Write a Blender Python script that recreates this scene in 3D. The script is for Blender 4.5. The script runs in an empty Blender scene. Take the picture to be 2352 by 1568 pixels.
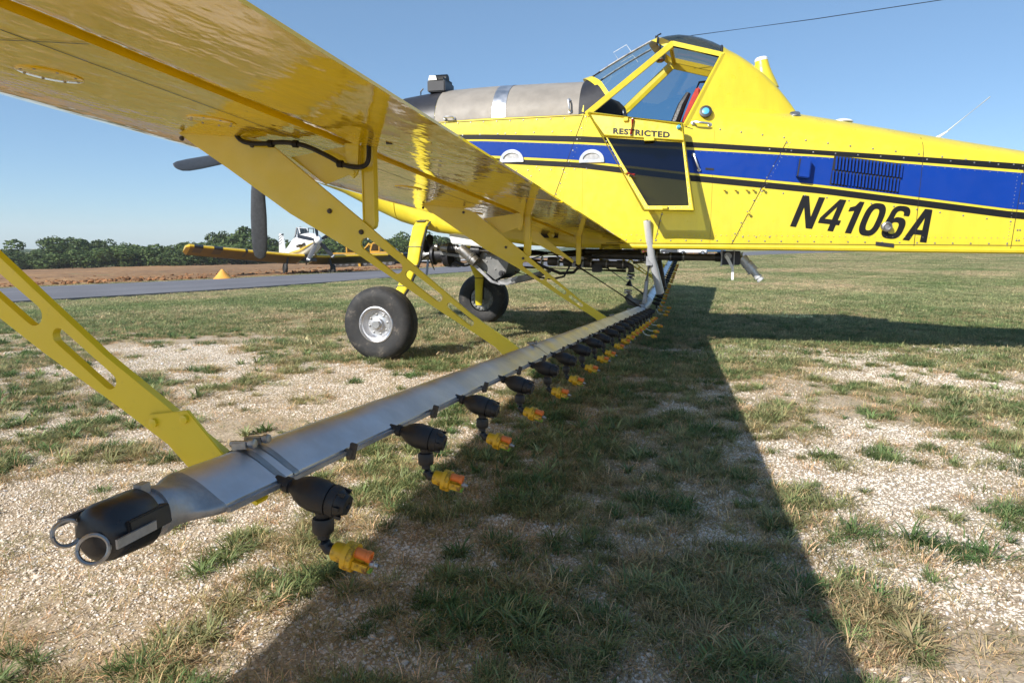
import bpy, bmesh, math, random
import numpy as np
from mathutils import Vector, Matrix
from mathutils.geometry import tessellate_polygon
R = math.radians
sc = bpy.context.scene
COL = sc.collection
random.seed(7)
rng = np.random.default_rng(11)
HAZE = 0.00022

# ------------------------------------------------------------------ camera
cam_d = bpy.data.cameras.new('camera')
cam_d.sensor_width = 36.0
cam_d.lens = 1592.6 / 2352.0 * 36.0
cam_d.clip_start = 0.02
cam_d.clip_end = 6000.0
cam = bpy.data.objects.new('camera', cam_d)
COL.objects.link(cam)
YAW, PIT, ROL = 0.2608, 0.1381, 0.0028
cam.location = (0, 0, 1.0784)
cam.rotation_mode = 'QUATERNION'
cam.rotation_quaternion = (Matrix.Rotation(YAW, 3, 'Z') @ Matrix.Rotation(math.pi / 2 - PIT, 3, 'X') @ Matrix.Rotation(ROL, 3, 'Z')).to_quaternion()
sc.camera = cam

# ------------------------------------------------------------------ sky, sun, exposure
SX, SY = 0.748, 1.266                      # shadow shift per metre of height
SUN_EL = math.atan2(1.0, math.hypot(SX, SY))
SUN_AZ = math.atan2(-SX, -SY)              # clockwise from +Y
world = bpy.data.worlds.new('World')
sc.world = world
world.use_nodes = True
wn = world.node_tree.nodes
wl = world.node_tree.links
sky = wn.new('ShaderNodeTexSky')
sky.sky_type = 'NISHITA'
sky.sun_disc = False
sky.sun_elevation = SUN_EL
sky.sun_rotation = SUN_AZ
sky.altitude = 450
sky.air_density = 0.80
sky.dust_density = 0.40
sky.ozone_density = 3.6
wn['Background'].inputs['Strength'].default_value = 0.102
hue = wn.new('ShaderNodeMix'); hue.data_type = 'RGBA'; hue.blend_type = 'MULTIPLY'; hue.inputs['Factor'].default_value = 1.0
hue.inputs['B'].default_value = (0.97, 1.03, 1.01, 1)
wl.new(sky.outputs[0], hue.inputs['A']); veil = wn.new('ShaderNodeMix'); veil.data_type = 'RGBA'; veil.inputs['Factor'].default_value = 0.32    # even high-summer haze over the whole sky
veil.inputs['B'].default_value = (2.05, 3.55, 5.5, 1)
wl.new(hue.outputs['Result'], veil.inputs['A']); wl.new(veil.outputs['Result'], wn['Background'].inputs['Color'])
sun_d = bpy.data.lights.new('sun', 'SUN')
sun_d.energy = 5.0
sun_d.angle = R(0.53)
sun_d.color = (1.0, 0.955, 0.885)
sun = bpy.data.objects.new('sun', sun_d)
COL.objects.link(sun)
sun.rotation_mode = 'QUATERNION'
sun.rotation_quaternion = Vector((SX, SY, -1.0)).to_track_quat('-Z', 'Y')
sun.location = (-20, -30, 30)
vs = sc.view_settings
vs.view_transform = 'Standard'
vs.look = 'None'
vs.exposure = 0.52
vs.gamma = 1.0
vs.use_curve_mapping = False
sc.cycles.max_bounces = 5
sc.cycles.diffuse_bounces = 3
sc.cycles.glossy_bounces = 3
sc.cycles.volume_bounces = 0
sc.cycles.transparent_max_bounces = 8
sc.cycles.sample_clamp_indirect = 6.0

# ------------------------------------------------------------------ helpers
def tag(o, label=None, cat=None, group=None, kind=None):
    if label: o['label'] = label
    if cat: o['category'] = cat
    if group: o['group'] = group
    if kind: o['kind'] = kind
    return o

ORG = {}
def empty(name, loc, label, cat, group=None, rz=0.0):
    o = bpy.data.objects.new(name, None)
    COL.objects.link(o)
    o.location = loc
    o.rotation_euler = (0, 0, rz)
    ORG[o] = Vector(loc) if rz == 0.0 else Vector((0, 0, 0))
    o.empty_display_size = 0.3
    return tag(o, label, cat, group)

class MB:
    """collects geometry, then builds ONE mesh object"""
    def __init__(s): s.v = []; s.f = []
    def add(s, vs, fs):
        n = len(s.v)
        s.v += [tuple(map(float, p)) for p in vs]
        s.f += [tuple(i + n for i in f) for f in fs]
        return s
    def box(s, c, size, m=None):
        x, y, z = (d / 2 for d in size)
        P = [Vector((a * x, b * y, e * z)) for a in (-1, 1) for b in (-1, 1) for e in (-1, 1)]
        if m is not None: P = [m @ p for p in P]
        c = Vector(c)
        return s.add([p + c for p in P], [(0, 1, 3, 2), (4, 6, 7, 5), (0, 4, 5, 1), (2, 3, 7, 6), (0, 2, 6, 4), (1, 5, 7, 3)])
    def frame(s, d):
        d = Vector(d).normalized()
        a = Vector((0, 0, 1)) if abs(d.z) < 0.9 else Vector((1, 0, 0))
        u = d.cross(a).normalized()
        return d, u, u.cross(d).normalized()
    def lathe(s, o, d, prof, n=16, phase=0.0, caps=True):
        d, u, w = s.frame(d); o = Vector(o)
        vs = []
        for t, r in prof:
            for k in range(n):
                a = 2 * math.pi * k / n + phase
                vs.append(o + d * t + (u * math.cos(a) + w * math.sin(a)) * max(r, 1e-5))
        fs = []
        for i in range(len(prof) - 1):
            for k in range(n):
                fs.append((i * n + k, i * n + (k + 1) % n, (i + 1) * n + (k + 1) % n, (i + 1) * n + k))
        if caps:
            fs.append(tuple(range(n))[::-1]); m = (len(prof) - 1) * n
            fs.append(tuple(range(m, m + n)))
        return s.add(vs, fs)
    def tube(s, pts, r, n=10, caps=True):
        pts = [Vector(p) for p in pts]
        rs = r if isinstance(r, (list, tuple)) else [r] * len(pts)
        vs = []; prev = None
        for i, p in enumerate(pts):
            d = (pts[min(i + 1, len(pts) - 1)] - pts[max(i - 1, 0)]).normalized()
            if prev is None: _, u, w = s.frame(d)
            else:
                u = (prev - d * prev.dot(d)).normalized(); w = d.cross(u)
            prev = u
            for k in range(n):
                a = 2 * math.pi * k / n
                vs.append(p + (u * math.cos(a) + w * math.sin(a)) * rs[i])
        fs = [(i * n + k, i * n + (k + 1) % n, (i + 1) * n + (k + 1) % n, (i + 1) * n + k) for i in range(len(pts) - 1) for k in range(n)]
        if caps:
            fs.append(tuple(range(n))[::-1]); m = (len(pts) - 1) * n
            fs.append(tuple(range(m, m + n)))
        return s.add(vs, fs)
    def grid(s, rows, closed=False):
        nr, nc = len(rows), len(rows[0])
        vs = [p for r in rows for p in r]
        fs = []
        for i in range(nr - 1):
            for k in range(nc if closed else nc - 1):
                k2 = (k + 1) % nc
                fs.append((i * nc + k, i * nc + k2, (i + 1) * nc + k2, (i + 1) * nc + k))
        return s.add(vs, fs)
    def loft(s, rows, caps=True):
        n0 = len(s.v); nr, nc = len(rows), len(rows[0])
        s.grid(rows, closed=True)
        if caps:
            s.f.append(tuple(n0 + k for k in range(nc))[::-1])
            s.f.append(tuple(n0 + (nr - 1) * nc + k for k in range(nc)))
        return s
    def plate(s, outer, holes, y0, y1, M=None):
        """polygon in x,z with holes, from y0 to y1"""
        loops = [[Vector((p[0], p[1], 0)) for p in outer]] + [[Vector((p[0], p[1], 0)) for p in h] for h in holes]
        tris = tessellate_polygon(loops)
        flat = [p for l in loops for p in l]
        n = len(flat)
        vs = [(p.x, y0, p.y) for p in flat] + [(p.x, y1, p.y) for p in flat]
        fs = [tuple(t) for t in tris] + [tuple(i + n for i in t)[::-1] for t in tris]
        st = 0
        for l in loops:
            m = len(l)
            for k in range(m):
                a, b = st + k, st + (k + 1) % m
                fs.append((a, b, b + n, a + n))
            st += m
        if M is not None: vs = [M @ Vector(p) for p in vs]
        return s.add(vs, fs)
    def build(s, name, mat, parent=None, smooth=35, label=None, org=None, bevel=0.0):
        o0 = Vector(org) if org is not None else (ORG.get(parent, Vector((0, 0, 0))) if parent else Vector((0, 0, 0)))
        base = ORG.get(parent, Vector((0, 0, 0))) if parent else Vector((0, 0, 0))
        me = bpy.data.meshes.new(name)
        me.from_pydata([tuple(Vector(p) - o0) for p in s.v], [], s.f)
        bm = bmesh.new(); bm.from_mesh(me)
        bmesh.ops.remove_doubles(bm, verts=bm.verts, dist=1e-6)
        bmesh.ops.recalc_face_normals(bm, faces=bm.faces)
        if bevel > 0:
            es = [e for e in bm.edges if len(e.link_faces) == 2 and e.calc_face_angle(0) > R(40)]
            bmesh.ops.bevel(bm, geom=es, offset=bevel, segments=2, affect='EDGES', clamp_overlap=True)
        if smooth:
            for f in bm.faces: f.smooth = True
            lim = R(smooth)
            for e in bm.edges:
                e.smooth = not (len(e.link_faces) != 2 or e.calc_face_angle(0) > lim)
        bm.to_mesh(me); bm.free()
        if mat is not None: me.materials.append(mat)
        o = bpy.data.objects.new(name, me)
        COL.objects.link(o)
        if parent: o.parent = parent
        o.location = o0 - base
        ORG[o] = o0
        if label: o['label'] = label
        return o

def split_build(mb, name, mat, parent, **k):
    """every loose piece becomes a part of its own"""
    par = list(range(len(mb.v)))
    def find(i):
        while par[i] != i: par[i] = par[par[i]]; i = par[i]
        return i
    for f in mb.f:
        r0 = find(f[0])
        for i in f[1:]: par[find(i)] = r0
    groups = {}
    for f in mb.f: groups.setdefault(find(f[0]), []).append(f)
    out = []
    for fs in groups.values():
        ids = sorted({i for f in fs for i in f}); mp_ = {i: n for n, i in enumerate(ids)}
        out.append(MB().add([mb.v[i] for i in ids], [tuple(mp_[i] for i in f) for f in fs]).build(name, mat, parent, **k))
    return out

def copy_tree(o, parent, shift):
    """copy a part and its sub-parts"""
    c = o.copy(); COL.objects.link(c); c.parent = parent
    c.location = Vector(o.location) + Vector(shift)
    ORG[c] = ORG.get(o, Vector((0, 0, 0))) + Vector(shift)
    for ch in list(o.children):
        d = ch.copy(); COL.objects.link(d); d.parent = c
    return c

# value noise for scattering
_NT = rng.random((256, 256))
def vnoise(x, y, sc_=1.0, off=0.0):
    x = np.asarray(x) / sc_ + 57.3 + off; y = np.asarray(y) / sc_ + 91.7 + off * 1.7
    xi = np.floor(x).astype(int); yi = np.floor(y).astype(int)
    fx = x - xi; fy = y - yi
    fx = fx * fx * (3 - 2 * fx); fy = fy * fy * (3 - 2 * fy)
    a = _NT[xi % 256, yi % 256]; b = _NT[(xi + 1) % 256, yi % 256]
    c = _NT[xi % 256, (yi + 1) % 256]; d = _NT[(xi + 1) % 256, (yi + 1) % 256]
    return (a * (1 - fx) + b * fx) * (1 - fy) + (c * (1 - fx) + d * fx) * fy
def fbm(x, y, sc_=1.0, off=0.0, oct_=3):
    t = 0; amp = 0.55; 
    for k in range(oct_):
        t = t + amp * vnoise(x, y, sc_ / 2 ** k, off + 13.1 * k); amp *= 0.5
    return t / (0.55 * (2 - 0.5 ** (oct_ - 1)))

# ------------------------------------------------------------------ materials
def newmat(name):
    m = bpy.data.materials.new(name); m.use_nodes = True
    nt = m.node_tree
    return m, nt.nodes, nt.links, nt.nodes['Principled BSDF']
def setp(b, **k):
    for n, v in k.items():
        key = n.replace('_', ' ')
        if len(np.shape(v)) and len(v) == 3 and key != 'Normal': v = (*v, 1)
        b.inputs[key].default_value = v
def noise(N, L, scale, detail=4, rough=0.6, coord='Object', vec=None):
    tc = N.new('ShaderNodeTexCoord'); t = N.new('ShaderNodeTexNoise')
    t.inputs['Scale'].default_value = scale; t.inputs['Detail'].default_value = detail; t.inputs['Roughness'].default_value = rough
    if vec is not None:
        mp = N.new('ShaderNodeMapping'); mp.inputs['Scale'].default_value = vec
        L.new(tc.outputs[coord], mp.inputs['Vector']); L.new(mp.outputs[0], t.inputs['Vector'])
    else: L.new(tc.outputs[coord], t.inputs['Vector'])
    return t
def ramp(N, L, src, stops):
    r = N.new('ShaderNodeValToRGB'); e = r.color_ramp.elements
    while len(e) < len(stops): e.new(0.5)
    for i, (p, c) in enumerate(stops):
        e[i].position = p; e[i].color = (*c, 1) if len(c) == 3 else c
    L.new(src, r.inputs['Fac']); return r
def bump(N, L, b, src, strength=0.3, dist=0.01):
    bp = N.new('ShaderNodeBump'); bp.inputs['Strength'].default_value = strength; bp.inputs['Distance'].default_value = dist
    L.new(src, bp.inputs['Height']); L.new(bp.outputs[0], b.inputs['Normal']); return bp
def simple(name, col, rough=0.5, metal=0.0, var=0.0, scale=8.0, coat=0.0, spec=0.5, bmp=0.0, bscale=60.0, bdist=0.003, rvar=0.0):
    m, N, L, b = newmat(name)
    setp(b, Base_Color=col, Roughness=rough, Metallic=metal)
    b.inputs['Specular IOR Level'].default_value = spec
    b.inputs['Coat Weight'].default_value = coat
    b.inputs['Coat Roughness'].default_value = 0.05
    if var:
        t = noise(N, L, scale, 6, 0.65)
        c = np.array(col)
        r = ramp(N, L, t.outputs['Fac'], [(0.3, tuple(np.clip(c * (1 - var), 0, 1))), (0.7, tuple(np.clip(c * (1 + var), 0, 1)))])
        L.new(r.outputs[0], b.inputs['Base Color'])
    if rvar:
        t = noise(N, L, scale * 1.7, 5, 0.6)
        r = ramp(N, L, t.outputs['Fac'], [(0.3, (max(0, rough - rvar),) * 3), (0.7, (min(1, rough + rvar),) * 3)])
        L.new(r.outputs[0], b.inputs['Roughness'])
    if bmp:
        t = noise(N, L, bscale, 4, 0.6); bump(N, L, b, t.outputs['Fac'], bmp, bdist)
    return m

M = {}
def paint(name, col, rough, bmp, bscale, vec=None, dirt=0.10, coat=0.45, speck=0.18, streak=0.0):
    m, N, L, b = newmat(name)
    setp(b, Roughness=rough)
    b.inputs['Coat Weight'].default_value = coat
    b.inputs['Coat Roughness'].default_value = 0.03
    t = noise(N, L, 3.0, 6, 0.6, vec=vec)
    c = np.array(col)
    r = ramp(N, L, t.outputs['Fac'], [(0.30, tuple(c * (1 - dirt))), (0.65, tuple(c))])
    # fine dust specks and streaks
    t2 = noise(N, L, 90.0, 3, 0.7)
    r2 = ramp(N, L, t2.outputs['Fac'], [(0.60, (0, 0, 0)), (0.78, (1, 1, 1))])
    mx = N.new('ShaderNodeMix'); mx.data_type = 'RGBA'
    mth = N.new('ShaderNodeMath'); mth.operation = 'MULTIPLY'; mth.inputs[1].default_value = speck
    L.new(r2.outputs[0], mth.inputs[0]); L.new(mth.outputs[0], mx.inputs['Factor'])
    L.new(r.outputs[0], mx.inputs['A']); mx.inputs['B'].default_value = (0.30, 0.22, 0.07, 1)
    src = mx.outputs['Result']
    if streak:
        ts = noise(N, L, 2.2, 5, 0.7, vec=(5.0, 5.0, 0.35))
        rs = ramp(N, L, ts.outputs['Fac'], [(0.40, (1.0, 1.0, 1.0)), (0.72, (0.80, 0.74, 0.66))])
        ms = N.new('ShaderNodeMix'); ms.data_type = 'RGBA'; ms.blend_type = 'MULTIPLY'; ms.inputs['Factor'].default_value = streak
        L.new(src, ms.inputs['A']); L.new(rs.outputs[0], ms.inputs['B']); src = ms.outputs['Result']
    L.new(src, b.inputs['Base Color'])
    tr = noise(N, L, 11.0, 5, 0.6)
    rr = ramp(N, L, tr.outputs['Fac'], [(0.3, (rough * 0.7,) * 3), (0.75, (min(1, rough * 1.7),) * 3)])
    L.new(rr.outputs[0], b.inputs['Roughness'])
    if bmp:
        tb = noise(N, L, bscale, 2, 0.5, vec=vec)
        bp = bump(N, L, b, tb.outputs['Fac'], bmp, 0.02)
        L.new(bp.outputs[0], b.inputs['Coat Normal'])
    return m
YEL = (0.71, 0.57, 0.030)
M['yellow'] = paint('yellow_paint', YEL, 0.34, 0.12, 4.5, streak=0.4)
M['wing'] = paint('wing_yellow_bounce_tint', (0.98, 0.65, 0.004), 0.07, 0.12, 5.0, vec=(3.0, 1.6, 1.0), dirt=0.14, coat=0.55)  # fuselage yellow with the underside's golden bounce light put into the colour
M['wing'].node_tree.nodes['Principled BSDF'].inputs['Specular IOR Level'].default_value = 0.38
M['hang'] = paint('hanger_yellow_paint', (0.82, 0.63, 0.015), 0.40, 0.05, 12.0)
M['blue'] = paint('blue_paint', (0.0005, 0.036, 0.27), 0.45, 0.05, 4.5, dirt=0.08, coat=0.08, speck=0.03)
M['blue'].node_tree.nodes['Principled BSDF'].inputs['Specular IOR Level'].default_value = 0.22
M['black'] = simple('black_paint', (0.006, 0.006, 0.007), 0.5, var=0.2, spec=0.3)
M['blackpanel'] = simple('black_panel', (0.02, 0.02, 0.025), 0.45, var=0.3, scale=14)
M['alu'] = simple('brushed_aluminium', (0.60, 0.60, 0.62), 0.38, metal=0.92, var=0.22, scale=6, rvar=0.12, bmp=0.06, bscale=160)
M['alud'] = simple('cast_aluminium', (0.36, 0.36, 0.37), 0.5, metal=0.75, var=0.3, scale=18, rvar=0.1, bmp=0.15, bscale=220)
M['steel'] = simple('worn_steel', (0.33, 0.32, 0.31), 0.42, metal=0.9, var=0.35, scale=20, rvar=0.15)
M['dpipe'] = simple('dirty_pipe', (0.085, 0.075, 0.065), 0.55, metal=0.4, var=0.4, scale=12, rvar=0.1)
M['white'] = simple('white_paint', (0.78, 0.78, 0.76), 0.35, var=0.06, coat=0.3)
M['rubber'] = simple('black_rubber', (0.010, 0.010, 0.012), 0.50, var=0.35, scale=40, rvar=0.12, bmp=0.12, bscale=200, bdist=0.001)
M['plastic'] = simple('black_plastic', (0.014, 0.014, 0.017), 0.38, var=0.4, scale=30, rvar=0.14, bmp=0.08, bscale=120, bdist=0.001)
M['dark'] = simple('dark_interior', (0.012, 0.012, 0.012), 0.7, var=0.3)
M['red'] = simple('red_fabric', (0.42, 0.035, 0.02), 0.7, var=0.2, scale=30)
M['redp'] = simple('red_plastic', (0.50, 0.03, 0.04), 0.4, var=0.2)
M['cyan'] = simple('blue_plastic', (0.08, 0.38, 0.60), 0.35, var=0.1)
M['greyplate'] = simple('grey_sheet_metal', (0.20, 0.20, 0.195), 0.45, metal=0.45, var=0.15, scale=9, rvar=0.1)
M['hopper'] = simple('bare_fibreglass', (0.250, 0.225, 0.195), 0.55, var=0.16, scale=5, rvar=0.08, bmp=0.08, bscale=90)
M['prop'] = simple('grey_propeller', (0.060, 0.065, 0.075), 0.45, var=0.25, scale=25)
def rusty(name, c1, c2, thr=0.56):
    m, N, L, b = newmat(name)
    t = noise(N, L, 70, 6, 0.65, coord='Object')
    r = ramp(N, L, t.outputs['Fac'], [(thr - 0.05, c1), (thr + 0.05, tuple(np.array(c1) * 0.55)), (thr + 0.16, c2)])
    L.new(r.outputs[0], b.inputs['Base Color']); setp(b, Roughness=0.42)
    bump(N, L, b, t.outputs['Fac'], 0.15, 0.001)
    return m
M['noz'] = rusty('nozzle_yellow', (0.70, 0.39, 0.012), (0.11, 0.035, 0.01), 0.55)
M['orange'] = rusty('nozzle_orange', (0.72, 0.17, 0.025), (0.20, 0.05, 0.015), 0.60)
M['green'] = rusty('nozzle_green', (0.13, 0.27, 0.03), (0.05, 0.08, 0.01), 0.58)
M['hose'] = simple('clear_hose', (0.45, 0.46, 0.38), 0.25, var=0.1)
m, N, L, b = newmat('tyre_rubber')
t = noise(N, L, 9, 6, 0.7); r = ramp(N, L, t.outputs['Fac'], [(0.45, (0.018, 0.018, 0.019)), (0.58, (0.032, 0.030, 0.029)), (0.70, (0.13, 0.11, 0.09))])
L.new(r.outputs[0], b.inputs['Base Color']); setp(b, Roughness=0.72); bump(N, L, b, t.outputs['Fac'], 0.12, 0.004)
M['tyre'] = m
def glass(name, col, alpha_mix, rough=0.02):
    m, N, L, b = newmat(name)
    tr = N.new('ShaderNodeBsdfTransparent'); tr.inputs['Color'].default_value = (*col, 1)
    gl = N.new('ShaderNodeBsdfGlossy'); gl.inputs['Roughness'].default_value = rough; gl.inputs['Color'].default_value = (1, 1, 1, 1)
    lw = N.new('ShaderNodeLayerWeight'); lw.inputs['Blend'].default_value = 0.5
    fr = N.new('ShaderNodeMath'); fr.operation = 'POWER'; fr.inputs[1].default_value = 4.0; L.new(lw.outputs['Facing'], fr.inputs[0])
    mth = N.new('ShaderNodeMath'); mth.operation = 'MULTIPLY_ADD'; mth.inputs[1].default_value = 0.6; mth.inputs[2].default_value = 0.04 + alpha_mix
    L.new(fr.outputs[0], mth.inputs[0])
    mx = N.new('ShaderNodeMixShader'); L.new(mth.outputs[0], mx.inputs['Fac']); L.new(tr.outputs[0], mx.inputs[1]); L.new(gl.outputs[0], mx.inputs[2])
    L.new(mx.outputs[0], N['Material Output'].inputs['Surface'])
    return m
M['glass'] = glass('clear_perspex', (0.80, 0.86, 0.88), 0.03)
M['bluetint'] = glass('blue_tinted_perspex', (0.28, 0.44, 0.56), 0.01)
M['smoke'] = glass('smoked_perspex', (0.30, 0.31, 0.32), 0.02)
M['doorpane'] = glass('grey_tinted_perspex', (0.42, 0.44, 0.46), 0.0)
M['silver'] = simple('silver_paint', (0.60, 0.61, 0.63), 0.32, metal=0.25, var=0.08)
M['roofglass'] = glass('dark_roof_perspex', (0.46, 0.43, 0.36), 0.03)
# ------------------------------------------------------------------ terrain
def s_of(x, y): return -0.987 * x + 0.171 * y
def gz(x, y):
    """gentle slope that falls away beyond the nose of the aeroplane"""
    s = s_of(np.asarray(x, float), np.asarray(y, float))
    t = np.maximum(0, s - 6.0)
    a = -0.038 * t * t / (t + 3.0)
    u = np.maximum(0, s - 45.0)
    z = a + 0.0105 * u * u / (u + 12.0)
    v = np.maximum(0, s - 240.0)
    return z + 0.026 * v * v / (v + 40.0)
def sheet(name, xs, ys, zf, mat, kind='structure', mask=None):
    X, Y = np.meshgrid(xs, ys, indexing='ij')
    Z = zf(X, Y)
    n, m_ = X.shape
    idx = np.arange(n * m_).reshape(n, m_)
    F = np.stack([idx[:-1, :-1], idx[1:, :-1], idx[1:, 1:], idx[:-1, 1:]], -1).reshape(-1, 4)
    if mask is not None:
        cx = (X[:-1, :-1] + X[1:, 1:]) / 2; cy = (Y[:-1, :-1] + Y[1:, 1:]) / 2
        F = F[mask(cx, cy).ravel()]
    me = bpy.data.meshes.new(name)
    me.from_pydata(np.stack([X, Y, Z], -1).reshape(-1, 3).tolist(), [], F.tolist())
    me.polygons.foreach_set('use_smooth', [True] * len(me.polygons))
    me.materials.append(mat)
    o = bpy.data.objects.new(name, me); COL.objects.link(o); o['kind'] = kind
    return o

# ground colour: pale gravel with dry soil, turning to mown grass further out
m, N, L, b = newmat('gravel_and_turf')
def mix(f, a, c):
    x = N.new('ShaderNodeMix'); x.data_type = 'RGBA'
    if isinstance(f, float): x.inputs['Factor'].default_value = f
    else: L.new(f, x.inputs['Factor'])
    for s, v in (('A', a), ('B', c)):
        if isinstance(v, tuple): x.inputs[s].default_value = (*v, 1)
        else: L.new(v, x.inputs[s])
    return x.outputs['Result']
vor = N.new('ShaderNodeTexVoronoi'); vor.inputs['Scale'].default_value = 110
tc = N.new('ShaderNodeTexCoord'); L.new(tc.outputs['Object'], vor.inputs['Vector'])
stone = ramp(N, L, vor.outputs['Distance'], [(0.0, (0.62, 0.53, 0.42)), (0.45, (0.53, 0.45, 0.35)), (0.8, (0.38, 0.31, 0.23))])
vtone = ramp(N, L, vor.outputs['Color'], [(0.2, (0.70, 0.68, 0.66)), (0.8, (1.12, 1.08, 1.02))])
mu = N.new('ShaderNodeMix'); mu.data_type = 'RGBA'; mu.blend_type = 'MULTIPLY'; mu.inputs['Factor'].default_value = 1
L.new(stone.outputs[0], mu.inputs['A']); L.new(vtone.outputs[0], mu.inputs['B'])
nsoil = noise(N, L, 1.6, 6, 0.65)
soilf = ramp(N, L, nsoil.outputs['Fac'], [(0.46, (0, 0, 0)), (0.66, (0.75, 0.75, 0.75))])
nfine = noise(N, L, 60, 5, 0.7)
soil = ramp(N, L, nfine.outputs['Fac'], [(0.3, (0.30, 0.225, 0.15)), (0.7, (0.48, 0.385, 0.275))])
grav = mix(soilf.outputs[0], mu.outputs['Result'], soil.outputs[0])
nt1 = noise(N, L, 22, 8, 0.85); nt2 = noise(N, L, 0.45, 7, 0.7)
t1 = ramp(N, L, nt1.outputs['Fac'], [(0.25, (0.10, 0.110, 0.050)), (0.5, (0.225, 0.220, 0.115)), (0.75, (0.38, 0.36, 0.21))])
t2 = ramp(N, L, nt2.outputs['Fac'], [(0.35, (0.82, 0.96, 0.78)), (0.65, (1.2, 1.06, 0.98))])
mt = N.new('ShaderNodeMix'); mt.data_type = 'RGBA'; mt.blend_type = 'MULTIPLY'; mt.inputs['Factor'].default_value = 1
L.new(t1.outputs[0], mt.inputs['A']); L.new(t2.outputs[0], mt.inputs['B'])
att = N.new('ShaderNodeAttribute'); att.attribute_name = 'turf'
npat = noise(N, L, 2.6, 5, 0.6)
ad = N.new('ShaderNodeMath'); ad.operation = 'ADD'; L.new(att.outputs['Fac'], ad.inputs[0]); L.new(npat.outputs['Fac'], ad.inputs[1])
tf = ramp(N, L, ad.outputs[0], [(0.92, (0, 0, 0)), (1.12, (1, 1, 1))])
tf.color_ramp.elements[0].position = 0.46; tf.color_ramp.elements[1].position = 0.56
hf = N.new('ShaderNodeMath'); hf.operation = 'MULTIPLY'; hf.inputs[1].default_value = 0.5
L.new(ad.outputs[0], hf.inputs[0]); L.new(hf.outputs[0], tf.inputs['Fac'])
L.new(mix(tf.outputs[0], grav, mt.outputs['Result']), b.inputs['Base Color'])
setp(b, Roughness=0.95); b.inputs['Specular IOR Level'].default_value = 0.15
bump(N, L, b, vor.outputs['Distance'], -0.6, 0.012) if False else bump(N, L, b, nfine.outputs['Fac'], 0.5, 0.02)
M['ground'] = m

def axis(lo, hi, fine_lo, fine_hi, step, g=1.16):
    a = list(np.arange(fine_lo, fine_hi + 1e-6, step))
    x, d = fine_hi, step
    while x < hi: d *= g; x += d; a.append(x)
    x, d = fine_lo, step
    while x > lo: d *= g; x -= d; a.insert(0, x)
    return np.array(a)
def turf_cover(x, y):
    """0 bare gravel .. 1 closed turf"""
    x = np.asarray(x); y = np.asarray(y)
    d = np.hypot(x, y)
    base = np.clip((y + 0.10 * x - 3.6) / 6.0, 0, 1)
    base = base * 0.72 + np.clip((d - 9) / 10, 0, 1) * 0.30
    return np.clip(base, 0, 1)
def zg(x, y):
    d = np.hypot(x, y)
    near = np.exp(-(d / 14.0) ** 2)
    return gz(x, y) + near * (0.030 * (fbm(x, y, 0.9, 3.0, 3) - 0.5) + 0.010 * (fbm(x, y, 0.12, 9.0, 2) - 0.5)) + 0.05 * (fbm(x, y, 6.0, 5.0, 2) - 0.5) * np.clip((d - 9) / 8, 0, 1) * np.clip((60 - d) / 30, 0, 1)
gx = axis(-1300, 1300, -9, 6, 0.07, 1.10)
gy = axis(-500, 1300, 0.4, 12, 0.07, 1.10)
ground = sheet('ground', gx, gy, zg, M['ground'])
me = ground.data
co = np.empty(len(me.vertices) * 3); me.vertices.foreach_get('co', co); co = co.reshape(-1, 3)
a = me.attributes.new('turf', 'FLOAT', 'POINT'); a.data.foreach_set('value', turf_cover(co[:, 0], co[:, 1]).astype(np.float32))

# taxiway: a tarmac strip with an edge, sweeping past beyond the nose
m, N, L, b = newmat('tarmac')
t = noise(N, L, 30, 6, 0.8); t2 = noise(N, L, 0.35, 5, 0.6)
r = ramp(N, L, t.outputs['Fac'], [(0.3, (0.105, 0.102, 0.112)), (0.7, (0.185, 0.18, 0.19))])
r2 = ramp(N, L, t2.outputs['Fac'], [(0.35, (0.80, 0.80, 0.82)), (0.65, (1.1, 1.1, 1.1))])
mm = N.new('ShaderNodeMix'); mm.data_type = 'RGBA'; mm.blend_type = 'MULTIPLY'; mm.inputs['Factor'].default_value = 1
L.new(r.outputs[0], mm.inputs['A']); L.new(r2.outputs[0], mm.inputs['B']); L.new(mm.outputs['Result'], b.inputs['Base Color'])
setp(b, Roughness=0.85); bump(N, L, b, t.outputs['Fac'], 0.3, 0.01)
M['tarmac'] = m
NEAR = [(-60, -20.5), (-30, -3.5), (-16.4, 13.0), (-14.4, 16.8), (-13.2, 21.0), (-11.6, 35.0), (-5.0, 58.0), (4.4, 79), (32.6, 154), (90, 300), (200, 560)]
FAR = [(-75, -8.0), (-44, 9.5), (-30.4, 24.3), (-26.6, 29.0), (-24.1, 33.4), (-22.6, 41.0), (-19.5, 62.0), (-14.0, 84), (8, 160), (60, 310), (168, 570)]
def resample(P, n):
    P = np.array(P, float); d = np.r_[0, np.cumsum(np.hypot(*np.diff(P, axis=0).T))]
    q = np.linspace(0, 1, n) ** 1.6 * d[-1]
    return np.stack([np.interp(q, d, P[:, 0]), np.interp(q, d, P[:, 1])], 1)
def ribbon(name, A, B, n, w, lift, mat, kind='structure', skirt=0.12):
    A = resample(A, n); B = resample(B, n)
    rows = []
    for i in range(n):
        row = []
        for k in range(w + 1):
            p = A[i] + (B[i] - A[i]) * k / w
            row.append((p[0], p[1], float(gz(p[0], p[1])) + lift))
        row = [(row[0][0], row[0][1], row[0][2] - skirt)] + row + [(row[-1][0], row[-1][1], row[-1][2] - skirt)]
        rows.append(row)
    o = MB().grid(rows).build(name, mat, smooth=30); o['kind'] = kind
    return o
ribbon('taxiway', NEAR, FAR, 150, 14, 0.05, M['tarmac'])
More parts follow.
